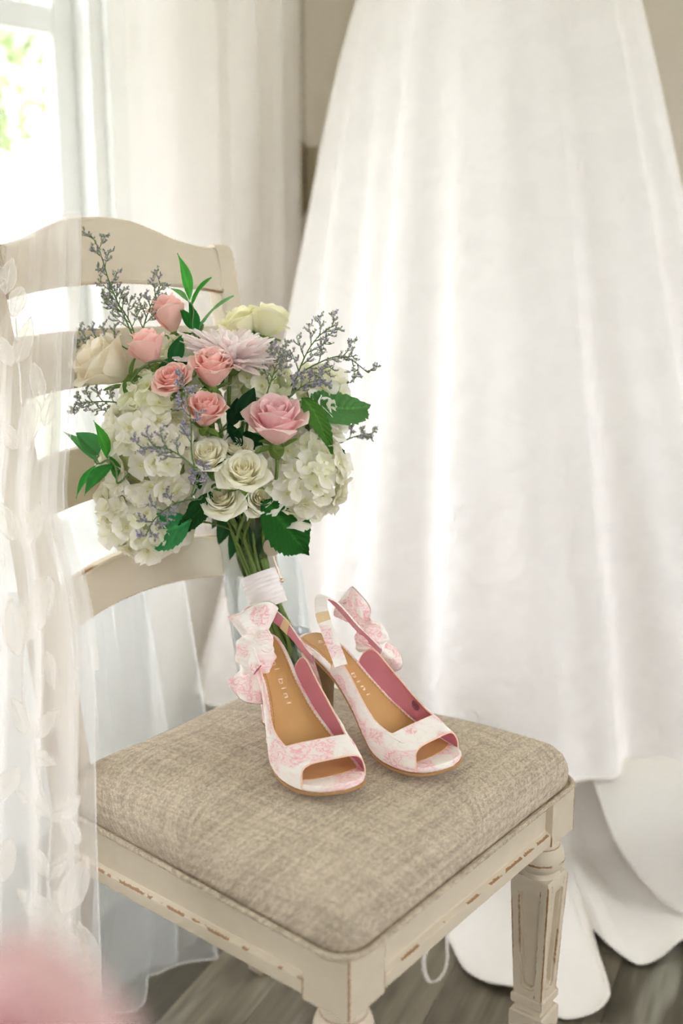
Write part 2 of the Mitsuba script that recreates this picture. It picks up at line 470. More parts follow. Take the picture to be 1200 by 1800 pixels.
for n_, (M, a, b) in {'window': (WM, 0.0, 3.69), 'door': (DM, 0.02, x0 - .075)}.items():
    obj(f'baseboard_{n_}', xf(rbox(a, b, 0.0005, .015, 0.001, .11, .003), M), 'trim_mat'); tag(f'baseboard_{n_}', kind='structure')


# ---------------------------------------------------------------- outside: a lawn and two trees
pl = trimesh.creation.cylinder(30, 0.1, sections=48); pl.apply_translation([0, 0, -0.5])
obj('lawn', pl, 'lawn_mat', smooth=False); tag('lawn', 'pale lawn outside the window', kind='structure')


def tree(c, r, h, label):
    k = new('garden_tree')
    obj(f'{k}__trunk', tube(spl([[c[0], c[1], -.45], [c[0] + .05, c[1], h * .4], [c[0] - .05, c[1] + .1, h]], 12), np.linspace(.14, .05, 12), 10), 'breast_mat')
    n = 7000
    u = rng.normal(size=(n, 3)); u /= np.linalg.norm(u, axis=1, keepdims=True)
    q = u * (rng.uniform(.35, 1, n) ** .5)[:, None] * r * (0.75 + 0.5 * meshkit.noise(u * 2.2))[:, None] * [1, 1, 1.15] + [c[0], c[1], h]
    a, b = rng.normal(size=(2, n, 3)); a /= np.linalg.norm(a, axis=1, keepdims=True); b = np.cross(a, b); b /= np.linalg.norm(b, axis=1, keepdims=True)
    s = rng.uniform(.035, .085, n)[:, None]
    V = np.stack([q - a * s, q + b * s * .45, q + a * s, q - b * s * .45], 1)
    C = np.repeat(rgb(156, 170, 126)[None] * rng.uniform(.7, 1.25, (n, 1)), 4, 0)
    f = np.arange(n)[:, None] * 4
    obj(f'{k}__foliage', trimesh.Trimesh(V.reshape(-1, 3), np.vstack([f + [0, 1, 2], f + [0, 2, 3]]), process=False), 'tree_vc', smooth=False, color=C)
    labels[f'{k}__foliage'] = {'kind': 'stuff'}
    tag(k, label, 'tree')


tree([-2.85, 6.9], 1.5, 2.8, 'pale green garden tree seen blurred through the window')

# ---------------------------------------------------------------- the curtain
def curtain():
    nu, nv = 150, 40
    s = np.linspace(0, 1, nu)[:, None]; z = np.linspace(2.42, 0.012, nv)[None]
    fold = PchipInterpolator([0, .06, .14, .19, .225, .26, .36, .46, .50, .54, .62, .8, .93, 1], [.1, .5, .55, .2, -.55, -.1, .45, .8, .9, .35, .2, .15, .3, .0])(s)
    w = 0.85 + 0.15 * (2.42 - z) / 2.4
    x = 0.056 + s * 0.412 + 0.012 * np.sin(s * 19) * (2.42 - z) / 2.4
    y = 0.095 + fold * 0.045 * w + 0.002 * np.sin(s * 30 + z * 1.5)
    P = np.stack(np.broadcast_arrays(x, y, z + 0 * s), -1)
    m = xf(grid(P), WM)
    obj('curtain__cloth', m, 'curtain_mat', smooth=True)
    hem = P[:, -3:, :] + np.array([0, .002, 0])
    obj('curtain__hem', xf(grid(hem), WM), 'curtain_mat', smooth=True)
    tag('curtain', 'floor length cream curtain hanging in folds right of the window', 'curtain')
    rod = [trimesh.creation.cylinder(.011, 1.75, sections=20, transform=trimesh.transformations.translation_matrix([.9, .095, 2.45]) @ trimesh.transformations.rotation_matrix(PI / 2, [0, 1, 0])),
           trimesh.creation.icosphere(2, .022).apply_translation([.02, .095, 2.45]), rbox(.06, .075, 0.0005, .1, 2.44, 2.46, .002), rbox(1.6, 1.615, 0.0005, .1, 2.44, 2.46, .002)]
    obj('curtain_rod', xf(join(rod), WM), 'hinge_mat'); tag('curtain_rod', 'metal rod that carries the cream curtain', 'curtain rod')


curtain()

# ================================================================ THE CHAIR
CH = 'dining_chair'
tag(CH, 'cream painted ladder back dining chair with distressed edges and a grey beige linen seat', 'chair')
WF, WB, DP = 0.478, 0.412, 0.455


def seat_outline(inset=0.0, r=0.03, n=220):
    p = Polygon([(-WF / 2, 0), (WF / 2, 0), (WB / 2, DP), (-WB / 2, DP)]).buffer(-r - inset, join_style=2).buffer(r, quad_segs=16)
    xy = np.array(p.exterior.coords)[:-1]
    # evenly by arc length
    q = np.vstack([xy, xy[:1]]); d = np.r_[0, np.cumsum(np.linalg.norm(np.diff(q, axis=0), axis=1))]
    t = np.linspace(0, d[-1], n, endpoint=False)
    return np.stack([np.interp(t, d, q[:, 0]), np.interp(t, d, q[:, 1])], 1)


def cushion():
    B = seat_outline(0.004); c = np.array([0, DP * .5])
    prof = [(.955, .446), (.985, .4465), (.996, .452), (1.004, .459), (1.006, .467), (1.0, .476), (.985, .4855), (.955, .494), (.91, .5005), (.84, .5065), (.74, .511), (.6, .5145), (.45, .517), (.3, .5185), (.15, .519), (.03, .5192)]
    rows = []
    for s, z in prof:
        pt = c + (B - c) * s
        zz = z + (0.0016 * np.sin(np.arctan2(*(B - c).T) * 7) * (s < .95) * s)
        rows.append(np.c_[pt, np.broadcast_to(zz, len(pt))])
    return loft(rows)


obj(f'{CH}__seat_cushion', xf(cushion(), CM), 'linen_mat', smooth=50); labels[f'{CH}__seat_cushion'] = {'label': 'grey beige linen upholstered seat'}
B = seat_outline(-0.001); wl = np.c_[B, np.full(len(B), .4505)]
obj(f'{CH}__seat_cushion__piping', xf(tube(np.vstack([wl, wl[:2]]), .0033, 8), CM), 'linen_mat', smooth=True)


def seat_z(P):
    """height of the cushion's top under a world point"""
    q = np.asarray(P[:2]) - CO[:2]; a, b = q @ CX[:2], q @ CY[:2]
    B = seat_outline(0.004); c = np.array([0, DP * .5]); d = np.array([a, b]) - c
    ang = np.unwrap(np.arctan2(*(B - c).T)); k = np.argmin(np.abs(np.angle(np.exp(1j * (np.arctan2(*d) - ang)))))
    s = np.linalg.norm(d) / np.linalg.norm(B[k] - c)
    return np.interp(s, [.03, .15, .3, .45, .6, .74, .84, .91, .955, .985], [.5192, .519, .5185, .517, .5145, .511, .5065, .5005, .494, .4855])


def rail(P, Q, out):
    """apron with a bead along its lower edge, between two chair-frame points; out: outward unit vector"""
    P, Q, out = (np.asarray(v, float) for v in (P, Q, out))
    prof = [(-.02, .4495), (0, .4495), (0, .4055), (.0012, .4040), (.0045, .4030), (.0068, .4015), (.0074, .3995), (.0074, .3885), (.0068, .3865), (.0055, .3855), (-.02, .3855)]
    loops = [[np.r_[(P + (Q - P) * t + out * o), z] for o, z in prof] for t in np.linspace(0, 1, 3)]
    return loft(loops)


LX, LY = LEGX, LEGY
BXX, BYY = 0.186, 0.452
obj(f'{CH}__front_rail', xf(rail((-LX + .028, .012), (LX - .028, .012), (0, -1)), CM), 'rail_mat', smooth=25)
for s in (1, -1):
    P, Q = np.array([s * (LX + .0), LY + .028]), np.array([s * (BXX + .004), BYY - .02])
    d = nrm(Q - P); o = np.array([d[1], -d[0]]) * s
    o = o if o[0] * s > 0 else -o
    k = obj(f'{CH}__side_rail', xf(rail(P + o * .018, Q + o * .018, o), CM), 'rail_mat', smooth=25)
obj(f'{CH}__back_rail', xf(rail((-BXX + .02, BYY + .006), (BXX - .02, BYY + .006), (0, 1)), CM), 'rail_mat', smooth=25)


def sq(h, z, n=1): return [(x * h, y * h, z) for x, y in ((-1, -1), (1, -1), (1, 1), (-1, 1))]


def hull(points): return m3.Manifold.hull_points(np.array(points, float))


def front_leg():
    m = man(hull(sq(.0288, .449) + sq(.0288, .385) + sq(.0282, .3845)))
    turn = trimesh.creation.revolve(np.array([[0, .386], [.0185, .386], [.0185, .383], [.0205, .380], [.0228, .3755], [.0236, .3720], [.0232, .3700], [.0238, .3692], [.0262, .3660], [.0285, .3610], [.0298, .3560], [.0302, .3510], [.0294, .3450], [.0272, .3405], [.0240, .3380], [.0232, .3365], [.0238, .3335], [.025, .330], [0, .3295]]), sections=40)
    body = hull(sq(.0265, .322) + sq(.0240, .330) + sq(.0200, .158))
    for k in range(4):
        def pan(d0, inset, g):
            pts = []
            for z, h in ((.312 - g, .0265 - .0004), (.170 + g, .0204)):
                for u in (-1, 1):
                    for c in (0, 1):      # clipped corners
                        w = h - .0105 - g
                        pts += [(h - d0, u * (w - (.004 if c else 0)), z + (0 if c else (-.004 if z > .2 else .004)))]
                        pts += [(h + .006, u * (w - (.004 if c else 0)), z + (0 if c else (-.004 if z > .2 else .004)))]
            return hull(pts)
        for d0, g in ((.0030, 0.0), (.0085, .0024)):
            body = body - pan(d0, 0, g).rotate([0, 0, 90 * k])
    b = man(body)
    cuff = [man(hull(sq(.0225, .158) + sq(.0225, .148) + sq(.021, .1455) + sq(.0212, .160))), man(hull(sq(.018, .1455) + sq(.0185, .136))), man(hull(sq(.0235, .134) + sq(.0215, .1365) + sq(.0235, .118) + sq(.019, .06) + sq(.017, .002)))]
    return m, turn, b, join(cuff)


blk, turn, body, foot = front_leg()
for s in (-1, 1):
    k = obj(f'{CH}__leg', xf(body, CM @ trimesh.transformations.translation_matrix([s * LX, LY, 0])), 'leg_mat', smooth=25)
    for nm, m in (('block', blk), ('turning', turn), ('foot', foot)):
        obj(f'{k}__{nm}', xf(m, CM @ trimesh.transformations.translation_matrix([s * LX, LY, 0])), 'leg_mat', smooth=30)


def back_y(z, x=0.0, bow=0.022):
    return 0.452 + np.interp(z, [0, .45, .6, .8, 1.0, 1.2], [.045, 0.0, .022, .052, .088, .128]) + bow * (1 - (x / .2) ** 2)


def rr(w, h, n=5, r=.3):
    """rounded rectangle loop, counter-clockwise, in two coordinates"""
    q = min(w, h) * r; pts = []
    for cx_, cy_, a0 in ((w - q, h - q, 0), (-w + q, h - q, 90), (-w + q, -h + q, 180), (w - q, -h + q, 270)):
        for a in np.radians(np.linspace(a0, a0 + 90, n)): pts.append((cx_ + q * math.cos(a), cy_ + q * math.sin(a)))
    return np.array(pts)


def worn(P, edge, seed, amount=.54, f=26):
    """paint with brown wear where edge is 1"""
    base = np.broadcast_to(rgb(*PAINT), P.shape)
    n = meshkit.fbm(P * f, 2, seed)[..., None]; t = np.clip((n - amount) * 14, 0, 1) * edge[..., None]
    return (base * (1 - t) + rgb(*WORN) * t) * (0.97 + .05 * meshkit.noise(P * 50, seed))[..., None]


for s in (-1, 1):                                                       # back posts: leg and stile in one piece
    zs = np.r_[np.linspace(0.001, 1.085, 44), 1.093, 1.099, 1.1025, 1.104]
    loops = []
    for z in zs:
        top = np.interp(z, [1.08, 1.093, 1.099, 1.1025, 1.104], [1, .93, .8, .55, .2])
        w = np.interp(z, [0, .45, 1.1], [.015, .021, .0185]); h = np.interp(z, [0, .45, 1.1], [.015, .020, .013])
        L = rr(w * (0.4 + .6 * top), h * top)
        x = s * (BXX + np.interp(z, [0, .45, 1.1], [.0, 0, .0075]))
        loops.append([(x + a, float(back_y(min(z, 1.095), 0.2)) + b, z) for a, b in L])
    P = np.array(loops); loops = P
    m = loft(P)
    e = np.zeros(P.shape[:2]); e[:, [0, 4, 5, 9, 10, 14, 15, 19]] = 1
    C = worn(P, e, 3 + s, .68, 60).reshape(-1, 3); C = np.vstack([C, np.tile(rgb(*PAINT), (2, 1))])
    k = obj(f'{CH}__back_post', xf(m, CM), 'paint_vc', smooth=True, color=C)


def slat(name, ztop, zbot, seed, th=.0085, half=.172, arm=0.0, bow=.022):
    xs = np.linspace(-half, half, 61); loops = []; n = 7
    for x in xs:
        zt, zb = ztop(x), zbot(x); zc, h = (zt + zb) / 2, (zt - zb) / 2
        L = rr(th, h, n, .55)
        loops.append([(x, float(back_y(zc + b, x * .2 / half, bow)) - arm + a, zc + b) for a, b in L])
    P = np.array(loops)
    e = np.zeros(P.shape[:2]); e[:, [n, n + 1, n + 2, 2 * n + 4, 2 * n + 5, 2 * n + 3]] = 1
    C = worn(P, e, seed, .55, 34).reshape(-1, 3); C = np.vstack([C, np.tile(rgb(*PAINT), (2, 1))])
    obj(f'{CH}__{name}', xf(loft(P), CM), 'paint_vc', smooth=45, color=C)


crest = PchipInterpolator([-.2, -.16, -.12, -.075, -.04, 0, .04, .075, .12, .16, .2], [1.098, 1.1, 1.108, 1.124, 1.133, 1.1355, 1.133, 1.124, 1.108, 1.1, 1.098])
slat('top_rail', crest, lambda x: 1.053 - .014 * (x / .17) ** 2, 11, th=.011, half=.1745, arm=.006)
slat('back_slat', lambda x: .998 - .004 * (x / .17) ** 2, lambda x: .931 - .006 * (x / .17) ** 2, 12)
slat('back_slat', lambda x: .862 - .010 * (x / .17) ** 2, lambda x: .797 - .010 * (x / .17) ** 2, 13)
slat('back_slat', lambda x: .722 - .022 * (x / .17) ** 2, lambda x: .664 - .020 * (x / .17) ** 2, 14)

# ================================================================ THE WEDDING DRESS
DN = np.array([-D1[1], D1[0]]) * -1                                     # out of the door, into the room
DN = DN if DN[1] < 0 else -DN


def dpt(u, v, z):
    """u along the door wall from the corner, v out from it"""
    return np.stack(np.broadcast_arrays(DR0[0] + D1[0] * u + DN[0] * v, DR0[1] + D1[1] * u + DN[1] * v, z), -1)


dA = PchipInterpolator([.0, .25, .95, 1.13, 1.51, 1.75, 1.86], [.57, .52, .37, .335, .255, .175, .135])
dB = PchipInterpolator([.0, .25, .95, 1.5, 1.75, 1.86], [.31, .28, .205, .135, .095, .08])
dU = PchipInterpolator([.0, .95, 1.5, 1.86], [.43, .415, .39, .385])


def skirt(ph, z, grow=0.0, amp=1.0):
    g = np.clip((1.86 - z) / 1.6, 0, 1)
    f = (np.sin(5 * ph + .6 + .5 * np.sin(ph * 2)) * .55 + np.sin(9 * ph + 2.1 + .3 * g) * .38 + np.sin(14 * ph - .7) * .20 + .25 * np.sin(23 * ph + 4 * g)) * amp
    f = np.sign(f) * np.abs(f) ** .85
    k = 1 + f * (.020 + .105 * g)
    A, Bq = (dA(z) + grow) * k, (dB(z) + grow) * k
    u = dU(z) + A * np.cos(ph)
    v = .03 + dB(z) + Bq * np.sin(ph) + .5 * A * 0
    return dpt(u, np.maximum(v, .012 - grow), z)


ph = np.linspace(0, 2 * PI, 361)[:-1][:, None]
zz = np.linspace(1.86, .25, 90)[None]
P = skirt(ph, zz)
wr = (meshkit.fbm(P * [9, 9, 1.6], 3, 3) - .5)[..., None] * .014 * np.clip((1.8 - zz) * 1.2, 0, 1)[..., None]
P = P + wr * np.r_[DN, 0]
tag('wedding_dress', 'white floral brocade wedding dress hanging on the door with its satin train on the floor', 'wedding dress')
obj('wedding_dress__skirt', grid(P, close_u=True), 'dress_mat', smooth=True)
hm = P[:, -1]
obj('wedding_dress__skirt__hem', tube(np.vstack([hm, hm[:2]]) + [0, 0, .001], .0028, 6), 'train_mat', smooth=True)
# bodice and straps (above the frame)
zb = np.linspace(1.86, 2.03, 18)[None]
bA, bB = np.interp(zb, [1.86, 1.9, 2.03], [.135, .13, .17]), np.interp(zb, [1.86, 1.9, 2.03], [.08, .078, .1])
P = dpt(.385 + bA * np.cos(ph), .03 + .08 + bB * np.sin(ph), zb + .03 * np.sin(2 * ph + PI / 2) * (zb - 1.86) / .17)
obj('wedding_dress__bodice', grid(P, close_u=True), 'dress_mat', smooth=True)
for s in (-1, 1):
    obj('wedding_dress__strap', tube(spl([dpt(.385 + s * .11, .16, 2.0), dpt(.385 + s * .09, .13, 2.1), dpt(.385 + s * .07, .09, 2.135), dpt(.385 + s * .09, .05, 2.08), dpt(.385 + s * .11, .045, 2.0)], 24), .005, 6), 'train_mat', smooth=True)
hg = [tube(spl([dpt(.385 - .2, .09, 2.09), dpt(.385 - .1, .09, 2.125), dpt(.385, .09, 2.145), dpt(.385 + .1, .09, 2.125), dpt(.385 + .2, .09, 2.09)], 20), .008, 8),
      tube(spl([dpt(.385, .09, 2.145), dpt(.385, .085, 2.19), dpt(.385, .06, 2.225), dpt(.385, .03, 2.215), dpt(.385, .022, 2.18)], 16), .0025, 6)]
obj('dress_hanger', join(hg), 'hinge_mat', smooth=True); tag('dress_hanger', 'hanger that carries the white wedding dress', 'hanger')
obj('wall_hook', xf(rbox(2.7 - .48, 2.7 - .43, 0.0005, .024, 2.15, 2.2, .003), DM), 'hinge_mat'); tag('wall_hook', 'hook above the door for the hanger', 'hook')
# satin underskirt and train: from under the brocade to the floor and out along it
hem = np.array([(-180, .42), (-160, .40), (-135, .38), (-118, .40), (-110, .455), (-104, .535), (-100, .562), (-95, .568), (-90.5, .618), (-87, .612), (-83.5, .585), (-81.2, .475), (-79, .415), (-77.2, .47), (-74.5, .51), (-70, .505), (-63, .492), (-50, .52), (-35, .56), (-15, .5), (5, .42)], float)
PC = np.array([.33, 2.03])
an = np.linspace(-180, 5, 420)
rh = PchipInterpolator(hem[:, 0], hem[:, 1])(an)
t = np.linspace(0, 1, 60)
ca = np.radians(an)[:, None]
fold = np.sin(ca * 9 + 1.2) * .6 + np.sin(ca * 17 + .3) * .35 + np.sin(ca * 5 - 1)*.5
r0 = .215 + .02 * fold
r1 = np.minimum(.30, .8 * rh[:, None]) + .03 * fold
tt = t[None]
a1 = .45
r = np.where(tt < a1, r0 + (r1 - r0) * (tt / a1) ** 1.3, r1 + (rh[:, None] - r1) * (tt - a1) / (1 - a1))
zc = np.where(tt < a1, .47 + (.075 - .47) * (tt / a1), .075 * (1 - (tt - a1) / (1 - a1)) ** 1.6 + .006)
zc = zc + np.clip(tt - .25, 0, 1) * (1 - tt) * .16 * np.clip(fold + .35, -.25, 1.2) + .006 * tt * (1 + np.sin(ca * 21)) * np.clip((tt - .8) * 5, 0, 1)
PX = np.stack(np.broadcast_arrays(PC[0] + r * np.cos(ca), PC[1] + r * np.sin(ca), np.maximum(zc, .003)), -1)
dd = (PX[..., :2] - CRN) @ DN                                            # keep it in front of the door
PX[..., :2] += np.maximum(0, .012 - dd)[..., None] * DN
obj('wedding_dress__train', grid(PX), 'train_mat', smooth=True); labels['wedding_dress__train'] = {'label': 'plain ivory satin train spread on the floor'}
obj('wedding_dress__train__hem', tube(PX[:, -1] + [0, 0, .0018], .0026, 6), 'train_mat', smooth=True)
tl = spl([at(1028, 1334, 1.87), at(1040, 1362, 1.845), at(1058, 1415, 1.825), at(1082, 1476, 1.815), at(1118, 1532, 1.820), at(1158, 1576, 1.83), at(1215, 1612, 1.84), at(1290, 1640, 1.84)], 50)
tr = spl([at(1330, 1325, 1.84), at(1335, 1355, 1.82), at(1345, 1405, 1.81), at(1355, 1460, 1.81), at(1370, 1510, 1.815), at(1385, 1545, 1.83), at(1400, 1570, 1.84), at(1420, 1590, 1.845)], 50)
w_ = np.linspace(0, 1, 24)[None, :, None]
sh = tl[:, None] * (1 - w_) + tr[:, None] * w_ + np.array([-.1, -.5, .7]) * (.018 * np.sin(PI * w_) + .008 * np.sin(w_ * 9 + np.linspace(0, 3, 50)[:, None, None])) * np.linspace(0, 1, 50)[:, None, None] ** .5
obj('wedding_dress__train__overlap', grid(sh), 'train_mat', smooth=True)
obj('wedding_dress__train__overlap_hem', tube(tl, .0026, 6), 'train_mat', smooth=True)
lp = spl([at(786, 1640, 1.72), at(786, 1680, 1.715), at(776, 1716, 1.71), at(760, 1728, 1.705), at(746, 1708, 1.70), at(746, 1680, 1.70), at(757, 1655, 1.705)], 40)
_, a_, b_ = frames(lp)
rb = np.stack([lp + a_ * .003, lp + b_ * .0006, lp - a_ * .003, lp - b_ * .0006], 1)
obj('wedding_dress__ribbon_loop', loft(rb), 'train_mat', smooth=True)


# ================================================================ THE VEIL
def proj(P):
    q = np.asarray(P) - EYE; w = q @ F_
    return np.stack([600 + FPX * (q @ R_) / w, 900 - FPX * (q @ U_) / w], -1)


zr = [0, .03, .1, .2, .32, .42, .5, .57, .7, .82, 1.0]
VR = np.array([at(133, 371, 1.348), at(135, 384, 1.318), at(136, 480, 1.305), at(128, 600, 1.285), at(118, 760, 1.25), at(113, 900, 1.215), at(140, 1000, 1.19), at(160, 1100, 1.17), at(167, 1340, 1.145), at(172, 1560, 1.125), at(182, 1800, 1.105)])
VL = np.array([at(-105, 402, 1.25), at(-112, 425, 1.225), at(-130, 520, 1.19), at(-150, 640, 1.15), at(-160, 780, 1.12), at(-170, 900, 1.10), at(-180, 1000, 1.085), at(-190, 1100, 1.07), at(-200, 1340, 1.04), at(-205, 1560, 1.02), at(-210, 1800, 1.0)])
e = [0, .03, .09, .17, .27, .36, .43, .50, .66, .82, 1.0]
VR_, VL_ = (make_interp_spline(e, q, k=2) for q in (VR, VL))


def veil_pt(a, b, ph=0.0, back=0.0, fold=1.0):
    """a: 0 at the right edge to 1, b: 0 on the rail to 1 low; both arrays"""
    a, b = np.broadcast_arrays(np.asarray(a, float), np.asarray(b, float))
    P = VR_(np.minimum(b, 1)) * (1 - a[..., None]) + VL_(np.minimum(b, 1)) * a[..., None]
    over = np.maximum(b - 1, 0)[..., None]                                # below the picture it falls straight to the floor
    P = P + over * np.array([0, 0, -1.0])
    w = np.clip(b * 3.5, 0, 1) ** 1.2 * fold
    s = 2 * PI * (a * (6.2 - 1.2 * np.minimum(b, 1)) + ph) + .9 * np.sin(3 * b + ph * 7)
    env = np.clip(a * 14, 0, 1)
    f1 = np.sin(s) * .010 + np.sin(2.3 * s + 1 + 2 * b) * .004
    f2 = np.cos(s) * .012
    n = np.array([.35, -.93, .1])
    u = np.array([.93, .35, 0])
    g = np.clip((.1 - b) / .1, 0, 1)                                     # gathers on the rail
    return P + (f1 * w * env - back)[..., None] * n + (f2 * w * env)[..., None] * u + (np.sin(a * 60 + ph * 9) * .004 * g)[..., None] * u


tag('veil', 'sheer white tulle veil with lace leaves draped over the chair back', 'veil')
aa, bb = np.linspace(0, 1, 170)[:, None], np.r_[np.linspace(0, .1, 14), np.linspace(.115, 1, 60), np.linspace(1.03, 1.338, 10)][None]
front = veil_pt(aa, bb)
front[..., 2] = np.maximum(front[..., 2], .004)
obj('veil__front_layer', grid(front), 'tulle_mat', smooth=True)
obj('veil__front_layer__edge', tube(front[0, 3:], .0006, 5), 'lace_cord_mat', smooth=True)
a2 = np.linspace(.10, 1, 150)[:, None]
inner = veil_pt(a2, bb, .37, .016)
inner[..., 2] = np.maximum(inner[..., 2], .004)
obj('veil__inner_layer', grid(inner), 'tulle_mat', smooth=True)
a3 = np.linspace(0.004, .17, 40)[:, None]                                # the folded-over border
bb3 = bb[:, :44]
fo = veil_pt(a3, bb3, 0.0, -.007 + 0 * a3) + np.array([.004, 0, 0])
obj('veil__folded_border', grid(fo), 'tulle_mat', smooth=True)
# behind the chair, down to the floor
ub, vb = np.linspace(-.30, 1, 150)[:, None], np.linspace(0, 1, 60)[None]
zt = 1.128 + (.0 - 1.128) * vb
xr = np.interp(vb, [0, .05, .4, .7, 1], [-.065, -.06, .09, .145, .18])
xl = np.interp(vb, [0, .2, 1], [-.17, -.2, -.30])
x = xl + (xr - xl) * (ub + .30) / 1.30
yb_ = np.interp(vb, [0, .02, .1, .4, .75, 1], [.575, .594, .592, .555, .548, .60]) + (np.sin(ub * 17 + 2 * vb) * .017 + np.sin(ub * 31 + 1) * .007) * np.clip(vb * 3, 0, 1)
low = .012 + .02 * (1 + np.sin(ub * 9))
bp = np.stack(np.broadcast_arrays(x + np.sin(ub * 23) * .008 * vb, yb_ - .08 * np.clip(vb - .85, 0, 1) * (1 + np.sin(ub * 7)), np.maximum(zt, .004 + low * 0)), -1)
obj('veil__back_layer', xf(grid(bp), CM), 'tulle_back_mat', smooth=True)
obj('veil__back_layer__hem', xf(tube(bp[:, -1] + [0, 0, .001], .0008, 5), CM), 'lace_cord_mat', smooth=True)
bp2 = bp.copy(); bp2[..., 1] += .03 + .012 * np.sin(ub * 12 + 3); bp2[..., 0] = bp2[..., 0] * .9 - .03
obj('veil__lower_layer', xf(grid(bp2), CM), 'tulle_back_mat', smooth=True)

ga, gb = np.linspace(0, 1, 260)[:, None], np.linspace(0.02, 1.1, 420)[None]
GP = proj(veil_pt(ga, gb, fold=.2))


def on_veil(x, y):
    k = np.argmin(((GP - [x, y]) ** 2).sum(-1)); i, j = np.unravel_index(k, GP.shape[:2])
    return ga[i, 0], gb[0, j]


def veil_map(q, lift=.003):
    """photo-frame outline coordinates to points on the front layer, smooth over it"""
    q = np.asarray(q, float)
    ab = np.array([on_veil(*p) for p in q.reshape(-1, 2)])
    P = veil_pt(ab[:, 0], ab[:, 1], fold=.2).reshape(q.shape[:-1] + (3,))
    return P + np.array([.25, -.93, .2]) * (lift + .006)


def lace_leaf(x0, y0, x1, y1, wd, kind='leaf', lift=.003):
    """an embroidered leaf from base to tip (photo-frame), wd = half width"""
    b, tip = np.array([x0, y0], float), np.array([x1, y1], float)
    L = np.linalg.norm(tip - b); d = (tip - b) / L; nn = np.array([-d[1], d[0]])
    tq = np.linspace(0, 1, 13); w = wd * np.sin(PI * tq ** (.8 if kind == 'leaf' else 1.15)) ** (.85 if kind == 'leaf' else .6)
    w[0] = w[-1] = 0.4
    s = np.linspace(-1, 1, 7)
    Q = b + d * (tq * L)[:, None, None] + nn * (w[:, None] * s[None])[..., None]
    P3 = veil_map(Q, lift)
    P3 = P3 + np.array([.25, -.93, .2]) * (.0035 * (1 - s ** 2))[None, :, None]
    k = obj('veil__lace_leaf', grid(P3), 'lace_leaf_mat', smooth=True)
    cords = [np.vstack([P3[:, 0], P3[::-1, -1]])] + ([P3[:10, 3]] if kind == 'leaf' else [P3[2:11, 1], P3[2:12, 3], P3[2:11, 5]])
    obj(f'{k}__cord', join(tube(c, .0005, 4) for c in cords), 'lace_cord_mat', smooth=True)
    return k


for q in [(85, 1535, 48, 1476, 14), (88, 1540, 120, 1494, 11), (110, 1600, 153, 1502, 23), (108, 1632, 32, 1557, 22), (118, 1630, 95, 1562, 12),
          (160, 1700, 62, 1632, 34, 'petal'), (172, 1705, 138, 1615, 17), (176, 1708, 60, 1700, 24, 'petal'), (170, 1715, 110, 1772, 26, 'petal'), (92, 1430, 30, 1385, 16), (92, 1440, 140, 1395, 20),
          (108, 1430, 138, 1480, 15, 'petal'), (60, 1290, 20, 1225, 17), (64, 1292, 104, 1240, 15), (50, 1320, 100, 1340, 13), (20, 1470, -10, 1550, 22, 'petal'), (30, 1345, -8, 1410, 18),
          (40, 1130, 85, 1010, 27, 'petal'), (30, 1150, 20, 1050, 20), (40, 960, 72, 880, 20), (30, 950, -5, 880, 18), (40, 800, 62, 700, 18, 'petal'), (30, 790, 0, 740, 16), (30, 640, 55, 560, 16), (22, 645, -8, 590, 16),
          (22, 560, 38, 505, 15, 'petal'), (10, 520, 22, 455, 14), (14, 500, -14, 470, 14), (60, 640, 75, 720, 13), (80, 1140, 95, 1210, 12), (0, 1010, -30, 940, 20), (96, 905, 105, 960, 10), (78, 750, 92, 690, 11)]:
    lace_leaf(*q)
for pts in ([(90, 1420), (88, 1470), (84, 1530), (86, 1600)], [(84, 1530), (110, 1620), (160, 1690), (172, 1710)], [(60, 1300), (66, 1350), (92, 1430)], [(40, 960), (50, 1050), (42, 1140), (58, 1290)], [(28, 560), (34, 650), (42, 800), (36, 940)]):
    c = veil_map(spl(np.array(pts, float), 24), .004)
    obj('veil__lace_stem', tube(c, .0011, 5), 'lace_cord_mat', smooth=True)

# ================================================================ THE VASE
VAX = nrm([-.135, .06, .99])
VB = np.array([-.083, 1.418, 0]); VB[2] = seat_z(VB) + .0065
VM = axisM(VB, VAX)
out = [(0, 0), (.047, 0), (.051, .002), (.0535, .008), (.054, .02), (.054, .185), (.0548, .205), (.0575, .226), (.063, .244), (.070, .258), (.0738, .2640)]
inn = [(.0728, .2655), (.0695, .2605), (.0612, .246), (.0550, .228), (.0520, .206), (.0512, .186), (.0512, .03), (.049, .0165), (.044, .0135), (0, .0125)]


def smooth_prof(p, n):
    p = np.array(p); s = np.r_[0, np.cumsum(np.linalg.norm(np.diff(p, axis=0), axis=1))]
    return np.c_[PchipInterpolator(s, p[:, 0])(np.linspace(0, s[-1], n)), PchipInterpolator(s, p[:, 1])(np.linspace(0, s[-1], n))]


pr = np.vstack([smooth_prof(out, 70), smooth_prof(inn, 70)]); pr[:, 0] = np.maximum(pr[:, 0], 0)
obj('glass_vase__body', xf(trimesh.creation.revolve(pr, sections=96), VM), 'glass_mat', smooth=40)
tag('glass_vase', 'tall clear glass vase with a flared rim holding the bouquet on the chair seat', 'vase')
wt = smooth_prof([(0, .0128), (.0438, .0138), (.0486, .0168), (.0508, .03), (.0508, .0695), (.0508, .07), (0, .07)], 60)
wt[:, 0] = np.maximum(wt[:, 0], 0)
obj('vase_water', xf(trimesh.creation.revolve(wt, sections=72), VM), 'water_mat', smooth=40); tag('vase_water', 'shallow clear water in the bottom of the glass vase', 'water', kind='stuff')

# ================================================================ THE BOUQUET
D0, BC = 1.432, np.array([390, 745])


def dsurf(x, y, r=.150):
    q = np.hypot(x - BC[0], y - BC[1]) / 240
    return D0 - .00036 * max(0, 390 - x) - r * math.sqrt(max(0, 1 - q * q))


